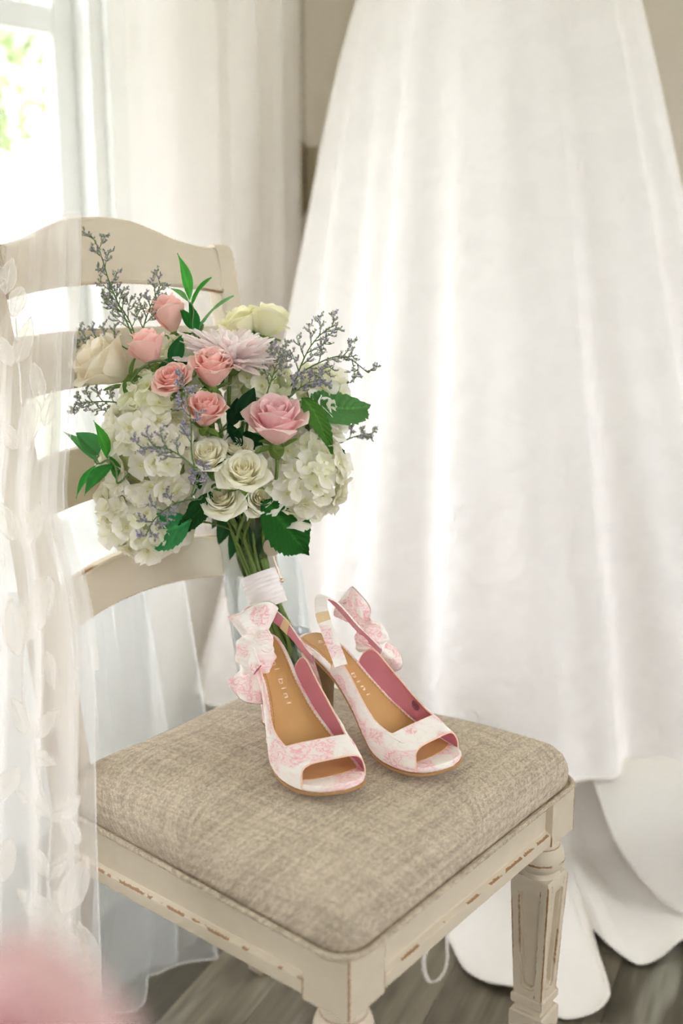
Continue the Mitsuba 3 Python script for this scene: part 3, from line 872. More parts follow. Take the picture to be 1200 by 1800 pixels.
def vdir(a, b, c): return nrm(R_ * a + U_ * b - F_ * c)               # right, up, towards the viewer


BIND = at(463, 1037, 1.432)
SAX = nrm(BIND - at(512, 1178, 1.425))
SBOT = VB + VAX * .02 + np.array([.012, 0, 0])


def stem(key, base, direction, r=.0022, mat='stem_mat'):
    j = rng.normal(size=3) * .007; j -= SAX * (j @ SAX)
    n_ = np.linalg.norm(j); j *= min(1, .0165 / (n_ + 1e-9))
    j2 = rng.normal(size=3) * .012; j2 -= VAX * (j2 @ VAX); j2 *= min(1, .030 / (np.linalg.norm(j2) + 1e-9))
    p = spl([base, base - nrm(direction) * .03, BIND + SAX * .045 + j * 1.25, BIND + j, SBOT + j2 + VAX * rng.uniform(.0, .02)], 26)
    obj(f'{key}__stem', tube(p, r, 6), mat, smooth=True)


def vcol(m, c): return np.broadcast_to(c, (len(m.vertices), 3))


def rose(name, label, x, y, rpx, axis, group, opening=.6, n=26, hh=1.25, inner=(240, 150, 148), outer=(250, 196, 186), rim=(252, 214, 204), d=None, dd=0.0, calyx=True, seed=0, stemmed=True, pt=None, size=None):
    g = np.random.default_rng(seed + 100)
    k = new(name); tag(k, label, 'rose', group or {'pink_rose': 'coral pink roses in the bouquet', 'white_rose': 'creamy white roses in the bouquet', 'cream_rose': 'cream roses in the bouquet'}.get(name))
    d = (dsurf(x, y) if d is None else d) + dd
    R = rpx * d / FPX if size is None else size
    ax = vdir(*axis); C0 = (at(x, y, d) if pt is None else pt)
    Hh = R * hh
    M = axisM(C0 - ax * Hh * .5, ax, g.uniform(0, 6.28))
    ci, co, cr = rgb(*inner), rgb(*outer), rgb(*rim)
    tv, sv = np.linspace(0, 1, 13) ** .85, np.linspace(-1, 1, 13)
    tt, ss = np.meshgrid(tv, sv, indexing='ij')
    for i in range(n):
        f = i / (n - 1)
        phi = i * 2.39996 + g.normal() * .12
        Rm = R * (.10 + .62 * f ** .80)
        W = lerp(2.3, 1.02, f ** .6) * (1 + .08 * g.normal())
        h = Hh * (.90 + .12 * math.sin(PI * min(1, f * 1.2)) - .24 * opening * f ** 2.2) * (1 + .03 * g.normal())
        fl = opening * f ** 1.6
        rr_ = Rm * (1 - (1 - tt) ** 2.3) * (1 - .10 * tt * (1 - f)) + R * .40 * fl * tt ** 2.6
        curl = np.clip((tt - .78) / .22, 0, 1) ** 2
        rr_ = rr_ + R * .12 * (f ** 1.2) * curl * (1 + .5 * g.normal())
        zt = h * tt * (1 - .10 * np.abs(ss) ** 2.4 * tt) - R * .10 * f * curl - R * .10 * fl * tt ** 3
        zt = zt + .02 * h * np.exp(-(ss / .22) ** 2) * tt ** 5 * (f > .4)
        width = np.clip(.30 + 1.1 * tt ** .7, 0, 1) * np.sqrt(np.clip(1 - np.clip((tt - .55) / .47, 0, 1) ** 2.6, .2, 1))
        an_ = phi + ss * W * width
        rr_ = rr_ * (1 + .085 * ss * (1 - .3 * f)) + R * .05 * f * tt * np.abs(ss) ** 3
        P = np.stack([rr_ * np.cos(an_), rr_ * np.sin(an_), zt], -1)
        P = P + ((meshkit.noise(P / R * 2.6 + i * 3.1, i) - .5) * .10 * R * f * tt)[..., None] * np.stack([np.cos(an_), np.sin(an_), 0 * an_ + .4], -1)
        cf = ci * (1 - f ** .8) + co * f ** .8
        edge = np.clip((tt - .7) / .3, 0, 1)[..., None] ** 2
        base = np.clip((.25 - tt) / .25, 0, 1)[..., None]
        C = cf * (1 - edge * .7) + cr * edge * .7
        C = C * (1 - base * .5) + rgb(236, 232, 190) * base * .5
        m = grid(P)
        obj(f'{k}__petal', xf(m, M), 'petal_mat', smooth=True, color=np.clip(C.reshape(-1, 3), 0, .95))
    if calyx:
        ms, cs_ = [], []
        hip = trimesh.creation.uv_sphere(1, count=[10, 14]); hip.apply_transform(np.diag([R * .24, R * .24, R * .30, 1])); hip.apply_translation([0, 0, -R * .12])
        obj(f'{k}__calyx', xf(hip, M), 'leaf_mat', smooth=True, color=vcol(hip, rgb(122, 146, 76)))
        for q in range(5):
            a0 = q * 2 * PI / 5 + .3
            t5 = np.linspace(0, 1, 9); s5 = np.linspace(-1, 1, 5)
            T5, S5 = np.meshgrid(t5, s5, indexing='ij')
            w5 = R * .20 * np.sin(PI * np.clip(T5 * .9 + .1, 0, 1)) ** .8 * (1 - T5 * .35)
            bend = g.uniform(.2, 1.0)
            rad = R * (.18 + .75 * T5 ** (1.1) * (.55 + .3 * bend)); zz_ = R * (-.05 + .55 * T5 * (1 - bend * .9) - .25 * bend * T5 ** 2)
            P = np.stack([rad * math.cos(a0) - S5 * w5 * math.sin(a0), rad * math.sin(a0) + S5 * w5 * math.cos(a0), zz_ + .06 * R * S5 ** 2], -1)
            m = grid(P)
            obj(f'{k}__sepal', xf(m, M), 'leaf_mat', smooth=True, color=vcol(m, rgb(118, 148, 80) * g.uniform(.8, 1.15)))
    if stemmed: stem(k, C0 - ax * Hh * .62, ax)
    return k


PINK = dict(inner=(246, 176, 170), outer=(252, 214, 204), rim=(254, 228, 218))
CREAM = dict(inner=(248, 243, 220), outer=(251, 248, 238), rim=(253, 251, 245))
IV = dict(inner=(253, 243, 214), outer=(254, 248, 230), rim=(254, 251, 242))
YEL = dict(inner=(240, 236, 190), outer=(249, 247, 218), rim=(251, 249, 230))
rose('pink_rose', 'coral pink rose topmost of the pink roses, below the pair of upright green leaves', 297, 554, 40, (-.25, .93, .15), None, .30, 18, 1.75, seed=1, dd=.01, **PINK)
rose('pink_rose', 'coral pink rose seen from the side between the big cream rose and the pale chrysanthemum', 260, 613, 42, (-.35, .88, .1), None, .35, 18, 1.6, seed=2, dd=.0, **PINK)
rose('pink_rose', 'coral pink rose with a tight whorl of petals above the left white hydrangeas', 303, 669, 40, (-.30, .62, .70), None, .62, 24, 1.25, seed=3, dd=-.004, **PINK)
rose('pink_rose', 'coral pink rose just under the pale chrysanthemum', 373, 650, 44, (.05, .80, .50), None, .38, 20, 1.65, seed=4, dd=-.020, **PINK)
rose('pink_rose', 'coral pink rose lowest of the coral roses, beside the dark green leaf', 360, 724, 42, (.10, .74, .6), None, .45, 20, 1.6, seed=5, dd=-.012, **PINK)
rose('large_pink_rose', 'large soft pink rose in the middle of the bouquet above the right hydrangea', 486, 744, 59, (.03, .84, .52), None, .55, 22, 1.55, seed=6, dd=-.026, inner=(238, 176, 190), outer=(250, 216, 214), rim=(252, 232, 226))
rose('cream_rose', 'large cream rose bud leaning out at the left of the bouquet', 183, 641, 63, (-.74, .52, .42), None, .42, 18, 1.6, seed=7, dd=-.005, inner=(244, 234, 208), outer=(251, 243, 226), rim=(252, 247, 236))
rose('cream_rose', 'greenish cream rose seen from behind at the top of the bouquet, left of the pair', 424, 570, 46, (-.40, .86, .10), None, .75, 20, 1.3, seed=8, dd=.03, **YEL)
rose('cream_rose', 'greenish cream rose showing its green sepals at the top of the bouquet', 468, 566, 47, (.18, .92, -.10), None, .75, 20, 1.35, seed=9, dd=.02, **YEL)
rose('white_rose', 'white rose behind the green leaf at the right edge of the bouquet', 570, 738, 52, (.70, .45, .25), None, .55, 20, 1.3, seed=10, dd=.005, **CREAM)
rose('white_rose', 'small creamy white rose beside the lavender sprigs', 365, 804, 40, (-.1, .62, .72), None, .6, 22, 1.35, seed=11, dd=-.008, **IV)
rose('white_rose', 'creamy white rose below the large pink rose, most open of the spray roses', 428, 832, 46, (.0, .60, .78), None, .6, 24, 1.35, seed=12, dd=-.022, **IV)
rose('white_rose', 'creamy white rose lowest in the bouquet just over the vase rim', 391, 876, 45, (-.12, .38, .90), None, .65, 24, 1.25, seed=13, dd=-.006, **IV)
rose('white_rose', 'creamy white rose half hidden between the other white roses', 412, 788, 32, (.1, .6, .7), None, .6, 20, 1.3, seed=14, dd=.010, **IV)
rose('white_rose', 'creamy white rose peeping out under the right hydrangea', 456, 878, 38, (.2, .3, .9), None, .6, 20, 1.3, seed=15, dd=.006, **IV)


# ---- chrysanthemum
def mum(label, x, y, rpx, axis, d):
    k = new('chrysanthemum'); tag(k, label, 'chrysanthemum')
    g = np.random.default_rng(5); R = rpx * d / FPX; ax = vdir(*axis)
    M = axisM(at(x, y, d) - ax * R * .22, ax)
    t5, s5 = np.linspace(0, 1, 9), np.linspace(-1, 1, 5); T5, S5 = np.meshgrid(t5, s5, indexing='ij')
    n = 190
    for i in range(n):
        f = i / (n - 1)                                                  # 0 centre, 1 outer ring
        phi = i * 2.39996 + g.normal() * .06
        el = math.radians(lerp(86, 2, f ** .75)) + g.normal() * .09
        L = R * lerp(.42, .98, f ** .6) * (1 + .07 * g.normal())
        w = R * lerp(.07, .125, f)
        width = w * np.clip(np.sin(PI * np.clip(T5 * .86 + .08, 0, 1)), 0, 1) ** .7
        s = T5 * L
        bend = lerp(-1.1, .35, f)
        a_ = el + bend * T5 * .55
        da = np.cumsum(np.cos(a_) * np.gradient(s, axis=0), axis=0); dz = np.cumsum(np.sin(a_) * np.gradient(s, axis=0), axis=0)
        nrm_r, nrm_z = -np.sin(a_), np.cos(a_)
        cup = (S5 ** 2) * width * .65
        rad = R * .05 + da + nrm_r * cup; zz_ = dz + nrm_z * cup
        P = np.stack([rad * math.cos(phi) - S5 * width * math.sin(phi), rad * math.sin(phi) + S5 * width * math.cos(phi), zz_], -1)
        m = grid(P)
        C = rgb(253, 236, 234) * (1 - T5[..., None] * .55) + rgb(254, 247, 246) * T5[..., None] * .55
        obj(f'{k}__petal', xf(m, M), 'petal_mat', smooth=True, color=np.clip(C.reshape(-1, 3) * g.uniform(.94, 1.05), 0, .95))
    cup = trimesh.creation.uv_sphere(1, count=[10, 16]); cup.apply_transform(np.diag([R * .2, R * .2, R * .16, 1])); cup.apply_translation([0, 0, -R * .08])
    obj(f'{k}__calyx', xf(cup, M), 'leaf_mat', smooth=True, color=vcol(cup, rgb(112, 140, 76)))
    stem(k, at(x, y, d) - ax * R * .3, ax)


mum('pale pink chrysanthemum with many narrow petals at the top of the bouquet', 408, 620, 90, (.10, .86, .30), dsurf(408, 620) + .005)


# ---- hydrangeas
def petal4(g, r=.0115):
    """a floret: four cupped rounded petals round a small eye; vertices and colours"""
    ms, cs_ = [], []
    t5, s5 = np.linspace(0.04, 1, 6), np.linspace(-1, 1, 7); T5, S5 = np.meshgrid(t5, s5, indexing='ij')
    for q in range(4):
        a0 = q * PI / 2 + g.normal() * .1; L = r * (1 + .1 * g.normal()); w = L * .58
        width = w * np.sin(PI * np.clip(T5 * .62 + .08, 0, 1)) ** .9 * np.where(T5 > .8, np.sqrt(np.clip(1 - ((T5 - .8) / .215) ** 2, 0.06, 1)), 1)
        lift = g.uniform(.0, .55)
        zz_ = L * (lift * T5 ** 1.5 + .22 * (S5 * width / w) ** 2 - .12 * T5 ** 4) + (.0004 if q % 2 else 0)
        x, y = T5 * L, S5 * width
        P = np.stack([x * math.cos(a0) - y * math.sin(a0), x * math.sin(a0) + y * math.cos(a0), zz_], -1)
        ms.append(grid(P))
        e_ = np.clip(T5 * 1.3, 0, 1)[..., None]
        cs_.append((rgb(234, 234, 200) * (1 - e_) + rgb(250, 247, 238) * e_).reshape(-1, 3))
    eye = trimesh.creation.icosphere(1, r * .13); eye.apply_translation([0, 0, r * .1])
    ms.append(eye); cs_.append(vcol(eye, rgb(226, 220, 170)))
    return join(ms), np.vstack(cs_)


gf = np.random.default_rng(21)
FLO = []
for q in range(6):
    m, c = petal4(gf)
    FLO.append([mikit.ply(m, 'petal_mat', smooth=True, color=c), mikit.ply(m, 'petal_mat', smooth=True, color=np.clip(c * [.97, 1.0, .90], 0, .95)), mikit.ply(m, 'petal_mat', smooth=True, color=np.clip(c * [.90, .98, .84], 0, .95))])


def hydrangea(label, x, y, rpx, tone=0, dd=0.0, n=None, sq_=(1, 1, .85), seed=0):
    g = np.random.default_rng(seed + 40)
    k = new('hydrangea'); tag(k, label, 'hydrangea', 'hydrangea heads in the bouquet')
    d = dsurf(x, y) + dd; r = rpx * d / FPX; c = at(x, y, d + r * .75)
    core = trimesh.creation.icosphere(3, 1.0); v = np.array(core.vertices)
    core.vertices = v * (r * .74 * (1 + .1 * (meshkit.noise(v * 4, seed) - .5)))[:, None] * sq_[0]
    n = n or int(150 * (r / .065) ** 2)
    B = np.stack([R_, U_, -F_], 1)
    obj(f'{k}__flower_core', xf(core, np.block([[B, c[:, None]], [np.zeros((1, 3)), 1]])), 'core_mat', smooth=True)
    to = nrm(at(395, 790, D0 + .03) - c)
    for i in range(n):
        z_ = 1 - 2 * (i + .5) / n; a_ = i * 2.39996
        u = np.array([math.sqrt(1 - z_ * z_) * math.cos(a_), math.sqrt(1 - z_ * z_) * math.sin(a_), z_])
        u = nrm(u + g.normal(size=3) * .09)
        w = B @ (u * np.array(sq_)); dirn = nrm(B @ u)
        if dirn @ to > .72: continue
        P = c + w * r * (.90 + .10 * g.uniform())
        sc = (1.12 + .4 * g.uniform()) * min(1.15, .85 + r * 4)
        place(f'{k}__floret', FLO[g.integers(6)][min(2, max(0, tone + int(g.uniform() < .25)))], axisM(P, nrm(dirn + g.normal(size=3) * .34), g.uniform(0, 6.28), sc))
    stem(k, c + to * r * .7, -to, .0032)


hydrangea('white hydrangea head in the middle of the left side beside the lavender sprigs', 272, 792, 92, 0, seed=1, dd=-.004)
hydrangea('white hydrangea head lowest on the left of the bouquet above the chair slat', 258, 895, 82, 0, seed=2, dd=.012)
hydrangea('small greenish white hydrangea head under the whorled pink rose', 275, 715, 55, 1, seed=3, dd=.012)
hydrangea('white hydrangea head at the right of the bouquet under the large pink rose', 531, 836, 78, 0, seed=4, dd=-.014)
hydrangea('greenish white hydrangea head behind the large pink rose', 455, 680, 52, 1, seed=5, dd=.026)
hydrangea('small white hydrangea head behind the big right hand leaf', 560, 690, 44, 0, seed=6, dd=.03)
hydrangea('white hydrangea head half hidden behind the pink roses at the top left', 322, 640, 42, 1, seed=7, dd=.03)


# ---- leaves
def leaf_mesh(L, W, kind='ruscus', g=rng, fold=.2, bend=.3):
    nt, ns = (44, 15) if kind == 'serrate' else (18, 7)
    t_, s_ = np.linspace(0, 1, nt), np.linspace(-1, 1, ns); T5, S5 = np.meshgrid(t_, s_, indexing='ij')
    if kind == 'serrate':
        prof = PchipInterpolator([0, .05, .16, .34, .55, .72, .85, .93, 1], [.03, .48, .88, 1.0, .82, .50, .22, .09, .004])(t_)
        saw = 1 + .075 * ((t_ * 13) % 1 - .5) * np.clip(t_ * 6, 0, 1) * 2 * .8
        wd = W * prof * saw
    else:
        prof = np.sin(PI * t_ ** .85) ** .85; wd = W * prof + 1e-5
    x = T5 * L + (np.abs(S5) * wd[:, None] * .35 if kind == 'serrate' else 0)
    y = S5 * wd[:, None]
    z = fold * np.abs(y) - bend * L * (T5 - .3) ** 2 + (.02 * L * np.sin(T5 * 7 + S5 * 2))
    C = np.broadcast_to(np.array([1., 1, 1]), P_shape(T5)).copy()
    if kind == 'serrate':
        v = (T5 * 9 - np.abs(S5) * 2.2) % 1
        ridge = np.exp(-((v - .5) / .12) ** 2) * np.clip(1 - np.abs(S5), 0, 1) ** .3
        z = z - .0011 * ridge + .0009 * np.cos(v * 2 * PI)
        C = C + .55 * (ridge * .5 + np.exp(-(S5 / .07) ** 2))[..., None] * [1, 1, .8]
    else:
        C = C + .25 * np.exp(-(S5 / .15) ** 2)[..., None]
    return grid(np.stack([x, y, z], -1)), C.reshape(-1, 3)


def P_shape(T5): return T5.shape + (3,)


def leaf_at(key, x0, y0, d0, x1, y1, d1, wpx, kind, c, up=(0, .35, 1), fold=.2, bend=.3, part='leaf'):
    A, Bq = at(x0, y0, d0), at(x1, y1, d1); L = np.linalg.norm(Bq - A)
    m, C = leaf_mesh(L, wpx * d0 / FPX, kind, fold=fold, bend=bend)
    M = frameM(A, Bq - A, vdir(*up))
    nm = f'{key}__{part}' if part else key
    return obj(nm, xf(m, M), 'leaf_mat', smooth=True, color=np.clip(C * rgb(*c), 0, .9)), A, Bq


def hleaf(label, x0, y0, x1, y1, wpx, c, up, dd0=.03, dd1=0.0, **kw):
    k = new('hydrangea_leaf'); tag(k, label, 'leaf', 'toothed leaves in the bouquet')
    d0, d1 = dsurf(x0, y0) + dd0, dsurf(x1, y1) + dd1
    _, A, Bq = leaf_at(k, x0, y0, d0, x1, y1, d1, wpx, 'serrate', c, up, part='blade', **kw)
    stem(k, A, -F_ * 1.0, .0013)


hleaf('big toothed green leaf at the right edge of the bouquet', 548, 726, 654, 708, 52, (88, 136, 80), (-.1, .45, .88), -.020, -.045, bend=.1, fold=.1)
hleaf('narrow toothed green leaf between the large pink rose and the white rose', 534, 698, 596, 798, 22, (78, 122, 54), (.35, .35, .85), -.045, -.055, fold=.1)
hleaf('small dark toothed leaf right of the right hydrangea', 570, 790, 628, 818, 26, (30, 84, 46), (.3, .5, .8), .02, -.02)
hleaf('large dark toothed leaf hanging below the right hydrangea over the vase', 462, 880, 549, 978, 50, (42, 92, 40), (.25, .25, .95), -.012, -.065, bend=.15)
hleaf('toothed green leaf under the lower left hydrangea', 335, 916, 226, 958, 34, (70, 150, 92), (-.1, -.1, .98), -.012, -.03)
hleaf('narrow toothed dark leaf between the lower left hydrangea and the vase rim', 372, 868, 303, 956, 22, (38, 84, 42), (.6, .2, .75), -.012, -.03)


def branch(label, base, leaves, dd=0.0, dabs=None, stemmed=True):
    k = new('ruscus_sprig'); tag(k, label, 'leaf sprig', 'leaf sprigs in the bouquet')
    for (x0, y0, x1, y1, w, c, up) in leaves:
        d = (dsurf(x0, y0) if dabs is None else dabs) + dd
        leaf_at(k, x0, y0, d, x1, y1, d - .008, w, 'ruscus', c, up, fold=.35, bend=.25)
    xs, ys = base; d = (dsurf(*base) if dabs is None else dabs) + dd
    q = [(l[0], l[1]) for l in leaves]
    pts = [at(xs, ys, d + .02)] + [at(*p, d) for p in q]
    pts = sorted(pts, key=lambda p: np.linalg.norm(p - pts[0]))
    pts = [p for i, p in enumerate(pts) if i == 0 or np.linalg.norm(p - pts[i - 1]) > .002]
    if len(pts) > 2: obj(f'{k}__twig', tube(spl(pts, 16), .0013, 6), 'dark_stem_mat', smooth=True)
    if stemmed: stem(k, pts[0], -F_, .0014)


LG, DG, MG = (74, 158, 66), (38, 108, 48), (98, 160, 92)
branch('sprig of pointed green leaves standing up above the topmost pink rose', (345, 600), [(334, 530, 318, 443, 11, LG, (.7, .1, .7)), (336, 535, 366, 484, 9, (66, 150, 62), (-.6, .5, .7)), (333, 532, 299, 502, 9, (110, 166, 100), (.2, .8, .5)), (342, 590, 336, 530, 12, DG, (.7, .2, .7)), (338, 580, 318, 540, 10, (52, 128, 56), (.5, .2, .8))], dd=.025)
branch('thin pale green leaf blade above the chrysanthemum', (352, 590), [(350, 572, 404, 514, 6, (116, 164, 110), (.4, .8, .4)), (352, 585, 340, 560, 10, (86, 148, 90), (.4, .5, .8)), (350, 590, 330, 600, 12, (60, 120, 66), (.2, .8, .6))], dd=.03)
branch('cluster of glossy green leaves left of the hydrangeas', (230, 830), [(190, 808, 170, 738, 12, (72, 148, 56), (.8, .1, .6)), (176, 815, 112, 752, 9, (98, 160, 96), (.3, .6, .7)), (174, 800, 136, 758, 21, (80, 140, 84), (.4, .5, .7)), (200, 815, 143, 866, 19, (60, 132, 62), (-.5, .5, .7)), (170, 815, 128, 872, 9, (58, 146, 66), (-.6, .3, .7)), (205, 842, 195, 800, 11, (66, 130, 52), (.8, .1, .6))], dd=-.03)
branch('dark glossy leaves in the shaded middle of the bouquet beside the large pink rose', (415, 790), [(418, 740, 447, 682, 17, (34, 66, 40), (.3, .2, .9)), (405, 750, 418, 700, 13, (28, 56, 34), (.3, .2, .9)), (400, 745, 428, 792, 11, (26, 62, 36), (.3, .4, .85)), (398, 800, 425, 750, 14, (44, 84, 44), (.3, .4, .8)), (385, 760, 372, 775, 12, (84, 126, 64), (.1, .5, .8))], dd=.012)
branch('dark leaves among the creamy spray roses', (375, 880), [(352, 860, 340, 820, 10, (40, 78, 44), (.5, .2, .8)), (372, 852, 388, 862, 8, (98, 134, 70), (.2, .4, .8)), (350, 880, 330, 905, 10, (36, 84, 44), (.2, .4, .8)), (420, 872, 436, 880, 8, (90, 128, 60), (.2, .4, .8)), (440, 872, 420, 905, 9, (110, 134, 90), (.2, .4, .8))], dd=.005)
branch('dark leaves behind the upper pink roses', (290, 690), [(300, 640, 320, 590, 14, (46, 100, 56), (.4, .3, .8)), (288, 650, 262, 668, 12, (66, 120, 70), (.2, .3, .9)), (310, 650, 342, 640, 12, (40, 92, 52), (.2, .5, .8)), (232, 668, 218, 690, 10, (88, 124, 66), (.1, .3, .9)), (230, 672, 248, 662, 8, (94, 122, 60), (.1, .5, .8)), (282, 660, 300, 628, 10, (50, 104, 58), (.3, .5, .8))], dd=.02)
# greenery inside, between the flower heads
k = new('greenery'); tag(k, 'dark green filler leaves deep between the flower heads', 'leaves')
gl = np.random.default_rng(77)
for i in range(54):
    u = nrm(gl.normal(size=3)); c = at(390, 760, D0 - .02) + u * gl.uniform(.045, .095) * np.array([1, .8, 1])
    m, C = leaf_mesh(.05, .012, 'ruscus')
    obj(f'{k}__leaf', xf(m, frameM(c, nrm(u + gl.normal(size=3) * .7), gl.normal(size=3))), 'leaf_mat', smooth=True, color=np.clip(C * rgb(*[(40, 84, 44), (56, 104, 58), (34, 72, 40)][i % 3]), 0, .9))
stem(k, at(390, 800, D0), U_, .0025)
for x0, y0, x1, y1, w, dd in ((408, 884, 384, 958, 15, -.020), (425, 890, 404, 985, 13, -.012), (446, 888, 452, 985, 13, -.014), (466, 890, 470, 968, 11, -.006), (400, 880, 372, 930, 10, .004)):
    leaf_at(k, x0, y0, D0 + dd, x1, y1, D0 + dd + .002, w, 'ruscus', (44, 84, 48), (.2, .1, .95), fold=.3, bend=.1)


# ---- limonium sprigs
def sprig(label, pts, d, spread, nb, tone='lavender', seed=0, up=(0, 1), dens=1.0, tilt=0.0, side=(1, -1)):
    g = np.random.default_rng(seed + 300)
    k = new('limonium_sprig'); tag(k, label, 'flower sprig', 'limonium sprigs in the bouquet')
    p = spl(np.array([at(x, y, d + tilt * i) for i, (x, y) in enumerate(pts)]), 30)
    px_ = d / FPX
    stems = [tube(p, np.linspace(.0011, .0005, len(p)), 5)]
    oc = np.array([[1, 0, 0], [-1, 0, 0], [0, 1, 0], [0, -1, 0], [0, 0, 1], [0, 0, -1]], float)
    of = np.array([[0, 2, 4], [2, 1, 4], [1, 3, 4], [3, 0, 4], [2, 0, 5], [1, 2, 5], [3, 1, 5], [0, 3, 5]])
    V, Fc, C = [], [], []

    def bloom(c, s, dirn):
        q = oc * [1, 1, 1.5] * s; M = axisM(c, dirn)
        V.append(q @ M[:3, :3].T + c); Fc.append(of + 6 * (len(V) - 1))
        if g.uniform() < (.6 if tone == 'lavender' else .25): cc = rgb(*[(150, 140, 172), (176, 168, 190), (134, 124, 158)][g.integers(3)])
        else: cc = rgb(*[(150, 156, 134), (190, 188, 180), (118, 128, 98)][g.integers(3)])
        C.append(np.tile(cc, (6, 1)))

    def comb(q):
        """tiny flowers along the outer part of a twig, on short spurs"""
        n = len(q)
        for i in range(int(n * .35), n):
            for _ in range(int(2.6 * dens) + int(g.uniform() < .5)):
                t_ = nrm(q[min(i + 1, n - 1)] - q[max(i - 1, 0)]); o = nrm(g.normal(size=3)); o = nrm(o + U_ * .7)
                c = q[i] + o * g.uniform(.3, 3.4) * px_ * 1.1
                bloom(c, g.uniform(.95, 1.75) * px_, nrm(o + t_ * .5))

    n = len(p)
    for j in range(nb):
        i = int(lerp(.28, .97, j / max(1, nb - 1)) * (n - 1))
        t_ = nrm(p[min(i + 1, n - 1)] - p[max(i - 1, 0)])
        w = np.cross(t_, F_); w = nrm(w) * side[j % len(side)]
        L = spread * px_ * (1.15 - .55 * j / nb) * g.uniform(.7, 1.15)
        o = nrm(t_ * .75 + w * g.uniform(.5, 1.0) + U_ * .25 + F_ * g.normal() * .25)
        q = spl([p[i], p[i] + o * L * .5, p[i] + nrm(o + U_ * .3 + w * .2) * L], 14)
        stems.append(tube(q, np.linspace(.0007, .00035, 14), 4)); comb(q)
        for m_ in range(3):
            ii = 5 + m_ * 3; o2 = nrm(nrm(q[-1] - q[0]) + np.cross(q[-1] - q[0], F_) / (L + 1e-9) * (1 if m_ % 2 else -1) * 1.1 + F_ * g.normal() * .3)
            q2 = spl([q[ii], q[ii] + o2 * L * .18, q[ii] + nrm(o2 + U_ * .3) * L * .36], 8)
            stems.append(tube(q2, .0004, 4)); comb(q2)
    comb(p[int(n * .62):])
    obj(f'{k}__stem', join(stems), 'dark_stem_mat', smooth=True)
    kk = obj(f'{k}__blossom', trimesh.Trimesh(np.vstack(V), np.vstack(Fc), process=False), 'blossom_vc', smooth=False, color=np.vstack(C)); labels[kk] = {'kind': 'stuff'}
    q0 = p[0]; q1 = at(*(np.array(pts[0]) * .55 + BC * .45), D0 - .03)
    obj(f'{k}__stalk', tube(spl([q0, (q0 + q1) / 2, q1, BIND + SAX * .06 + rng.normal(size=3) * .006], 14), .0011, 5), 'dark_stem_mat', smooth=True)


DS = lambda x, y, k=0: dsurf(x, y) + k
sprig('tall pale limonium sprig in front of the top chair rail, highest in the bouquet', [(236, 600), (206, 530), (190, 490), (178, 450), (160, 414)], 1.318, 34, 9, 'grey', 1)
sprig('pale limonium sprig fanning out under the top chair rail', [(240, 612), (232, 575), (212, 540), (190, 515)], 1.325, 42, 10, 'grey', 2)
sprig('pale limonium sprig reaching right towards the upright green leaves', [(246, 610), (254, 568), (268, 530), (284, 498)], 1.335, 38, 9, 'grey', 3)
sprig('pale limonium sprig behind the big cream rose, above it', [(236, 622), (205, 604), (168, 594), (138, 598)], 1.325, 34, 9, 'grey', 4)
sprig('pale limonium sprig under the big cream rose', [(236, 716), (208, 708), (172, 706), (130, 712)], 1.318, 32, 9, 'grey', 5)
sprig('lavender limonium sprig standing up in front of the pink roses', [(343, 822), (336, 780), (335, 735), (326, 695), (322, 662)], DS(335, 740, -.028), 34, 8, 'lavender', 6, dens=1.2, side=(1, 1, -1))
sprig('lavender limonium sprig reaching left over the upper hydrangea', [(342, 826), (318, 802), (296, 790), (246, 788)], DS(300, 790, -.030), 38, 8, 'lavender', 7, dens=1.1)
sprig('lavender limonium sprig hanging down over the lower left hydrangea', [(352, 878), (312, 884), (282, 902), (256, 944)], DS(285, 900, -.030), 30, 8, 'lavender', 8, dens=1.1)
sprig('short lavender limonium sprig beside the lowest white rose', [(336, 872), (344, 848), (356, 822)], DS(345, 850, -.03), 22, 6, 'lavender', 9, dens=1.5)
sprig('long limonium sprig arching out to the right in front of the dress', [(507, 696), (530, 655), (560, 638), (606, 627), (628, 640), (648, 656)], DS(560, 660, -.012), 46, 9, 'grey', 10, side=(-1, -1, 1))
sprig('limonium sprig rising between the chrysanthemum and the dress', [(512, 690), (526, 650), (545, 610), (588, 572)], DS(540, 640, -.01), 44, 9, 'grey', 11)
sprig('dense limonium sprig just right of the chrysanthemum', [(466, 702), (476, 670), (486, 640), (494, 612)], DS(480, 660, -.02), 34, 10, 'grey', 12, dens=1.4)
sprig('limonium sprig lying over the hydrangea behind the large pink rose', [(500, 706), (522, 686), (545, 672), (570, 668)], DS(530, 690, -.02), 28, 8, 'lavender', 13)
sprig('small limonium tip at the right edge below the big toothed leaf', [(600, 778), (622, 768), (654, 764)], DS(620, 770, .02), 18, 5, 'grey', 14)

# ---- ribbon wrap and pin on the stems
wr_ = []
wl_ = .046 * 1.0
for t_ in np.linspace(-.5, .5, 26):
    L = []
    for a_ in np.linspace(0, 2 * PI, 61)[:-1]:
        rr_ = .0242 + .0007 * math.sin(t_ * 50) + .0004 * math.sin(a_ * 3 + t_ * 9)
        x_, y_, _z = axisM(BIND, SAX)[:3, :3].T
        L.append(BIND + SAX * (t_ * wl_) + rr_ * (math.cos(a_) * axisM(BIND, SAX)[:3, 0] + math.sin(a_) * axisM(BIND, SAX)[:3, 1]))
    wr_.append(L)
obj('bouquet_ribbon', loft(wr_), 'satin_mat', smooth=50); tag('bouquet_ribbon', 'white satin ribbon wrapped round the bouquet stems inside the vase', 'ribbon')
pp = spl([at(478, 968, 1.404), at(482, 985, 1.404), at(489, 1004, 1.404), at(495, 1020, 1.404)], 14)
pin = [tube(pp, .0011, 8), trimesh.creation.icosphere(2, .003).apply_translation(pp[-1]), trimesh.creation.icosphere(2, .0024).apply_translation(pp[0])]
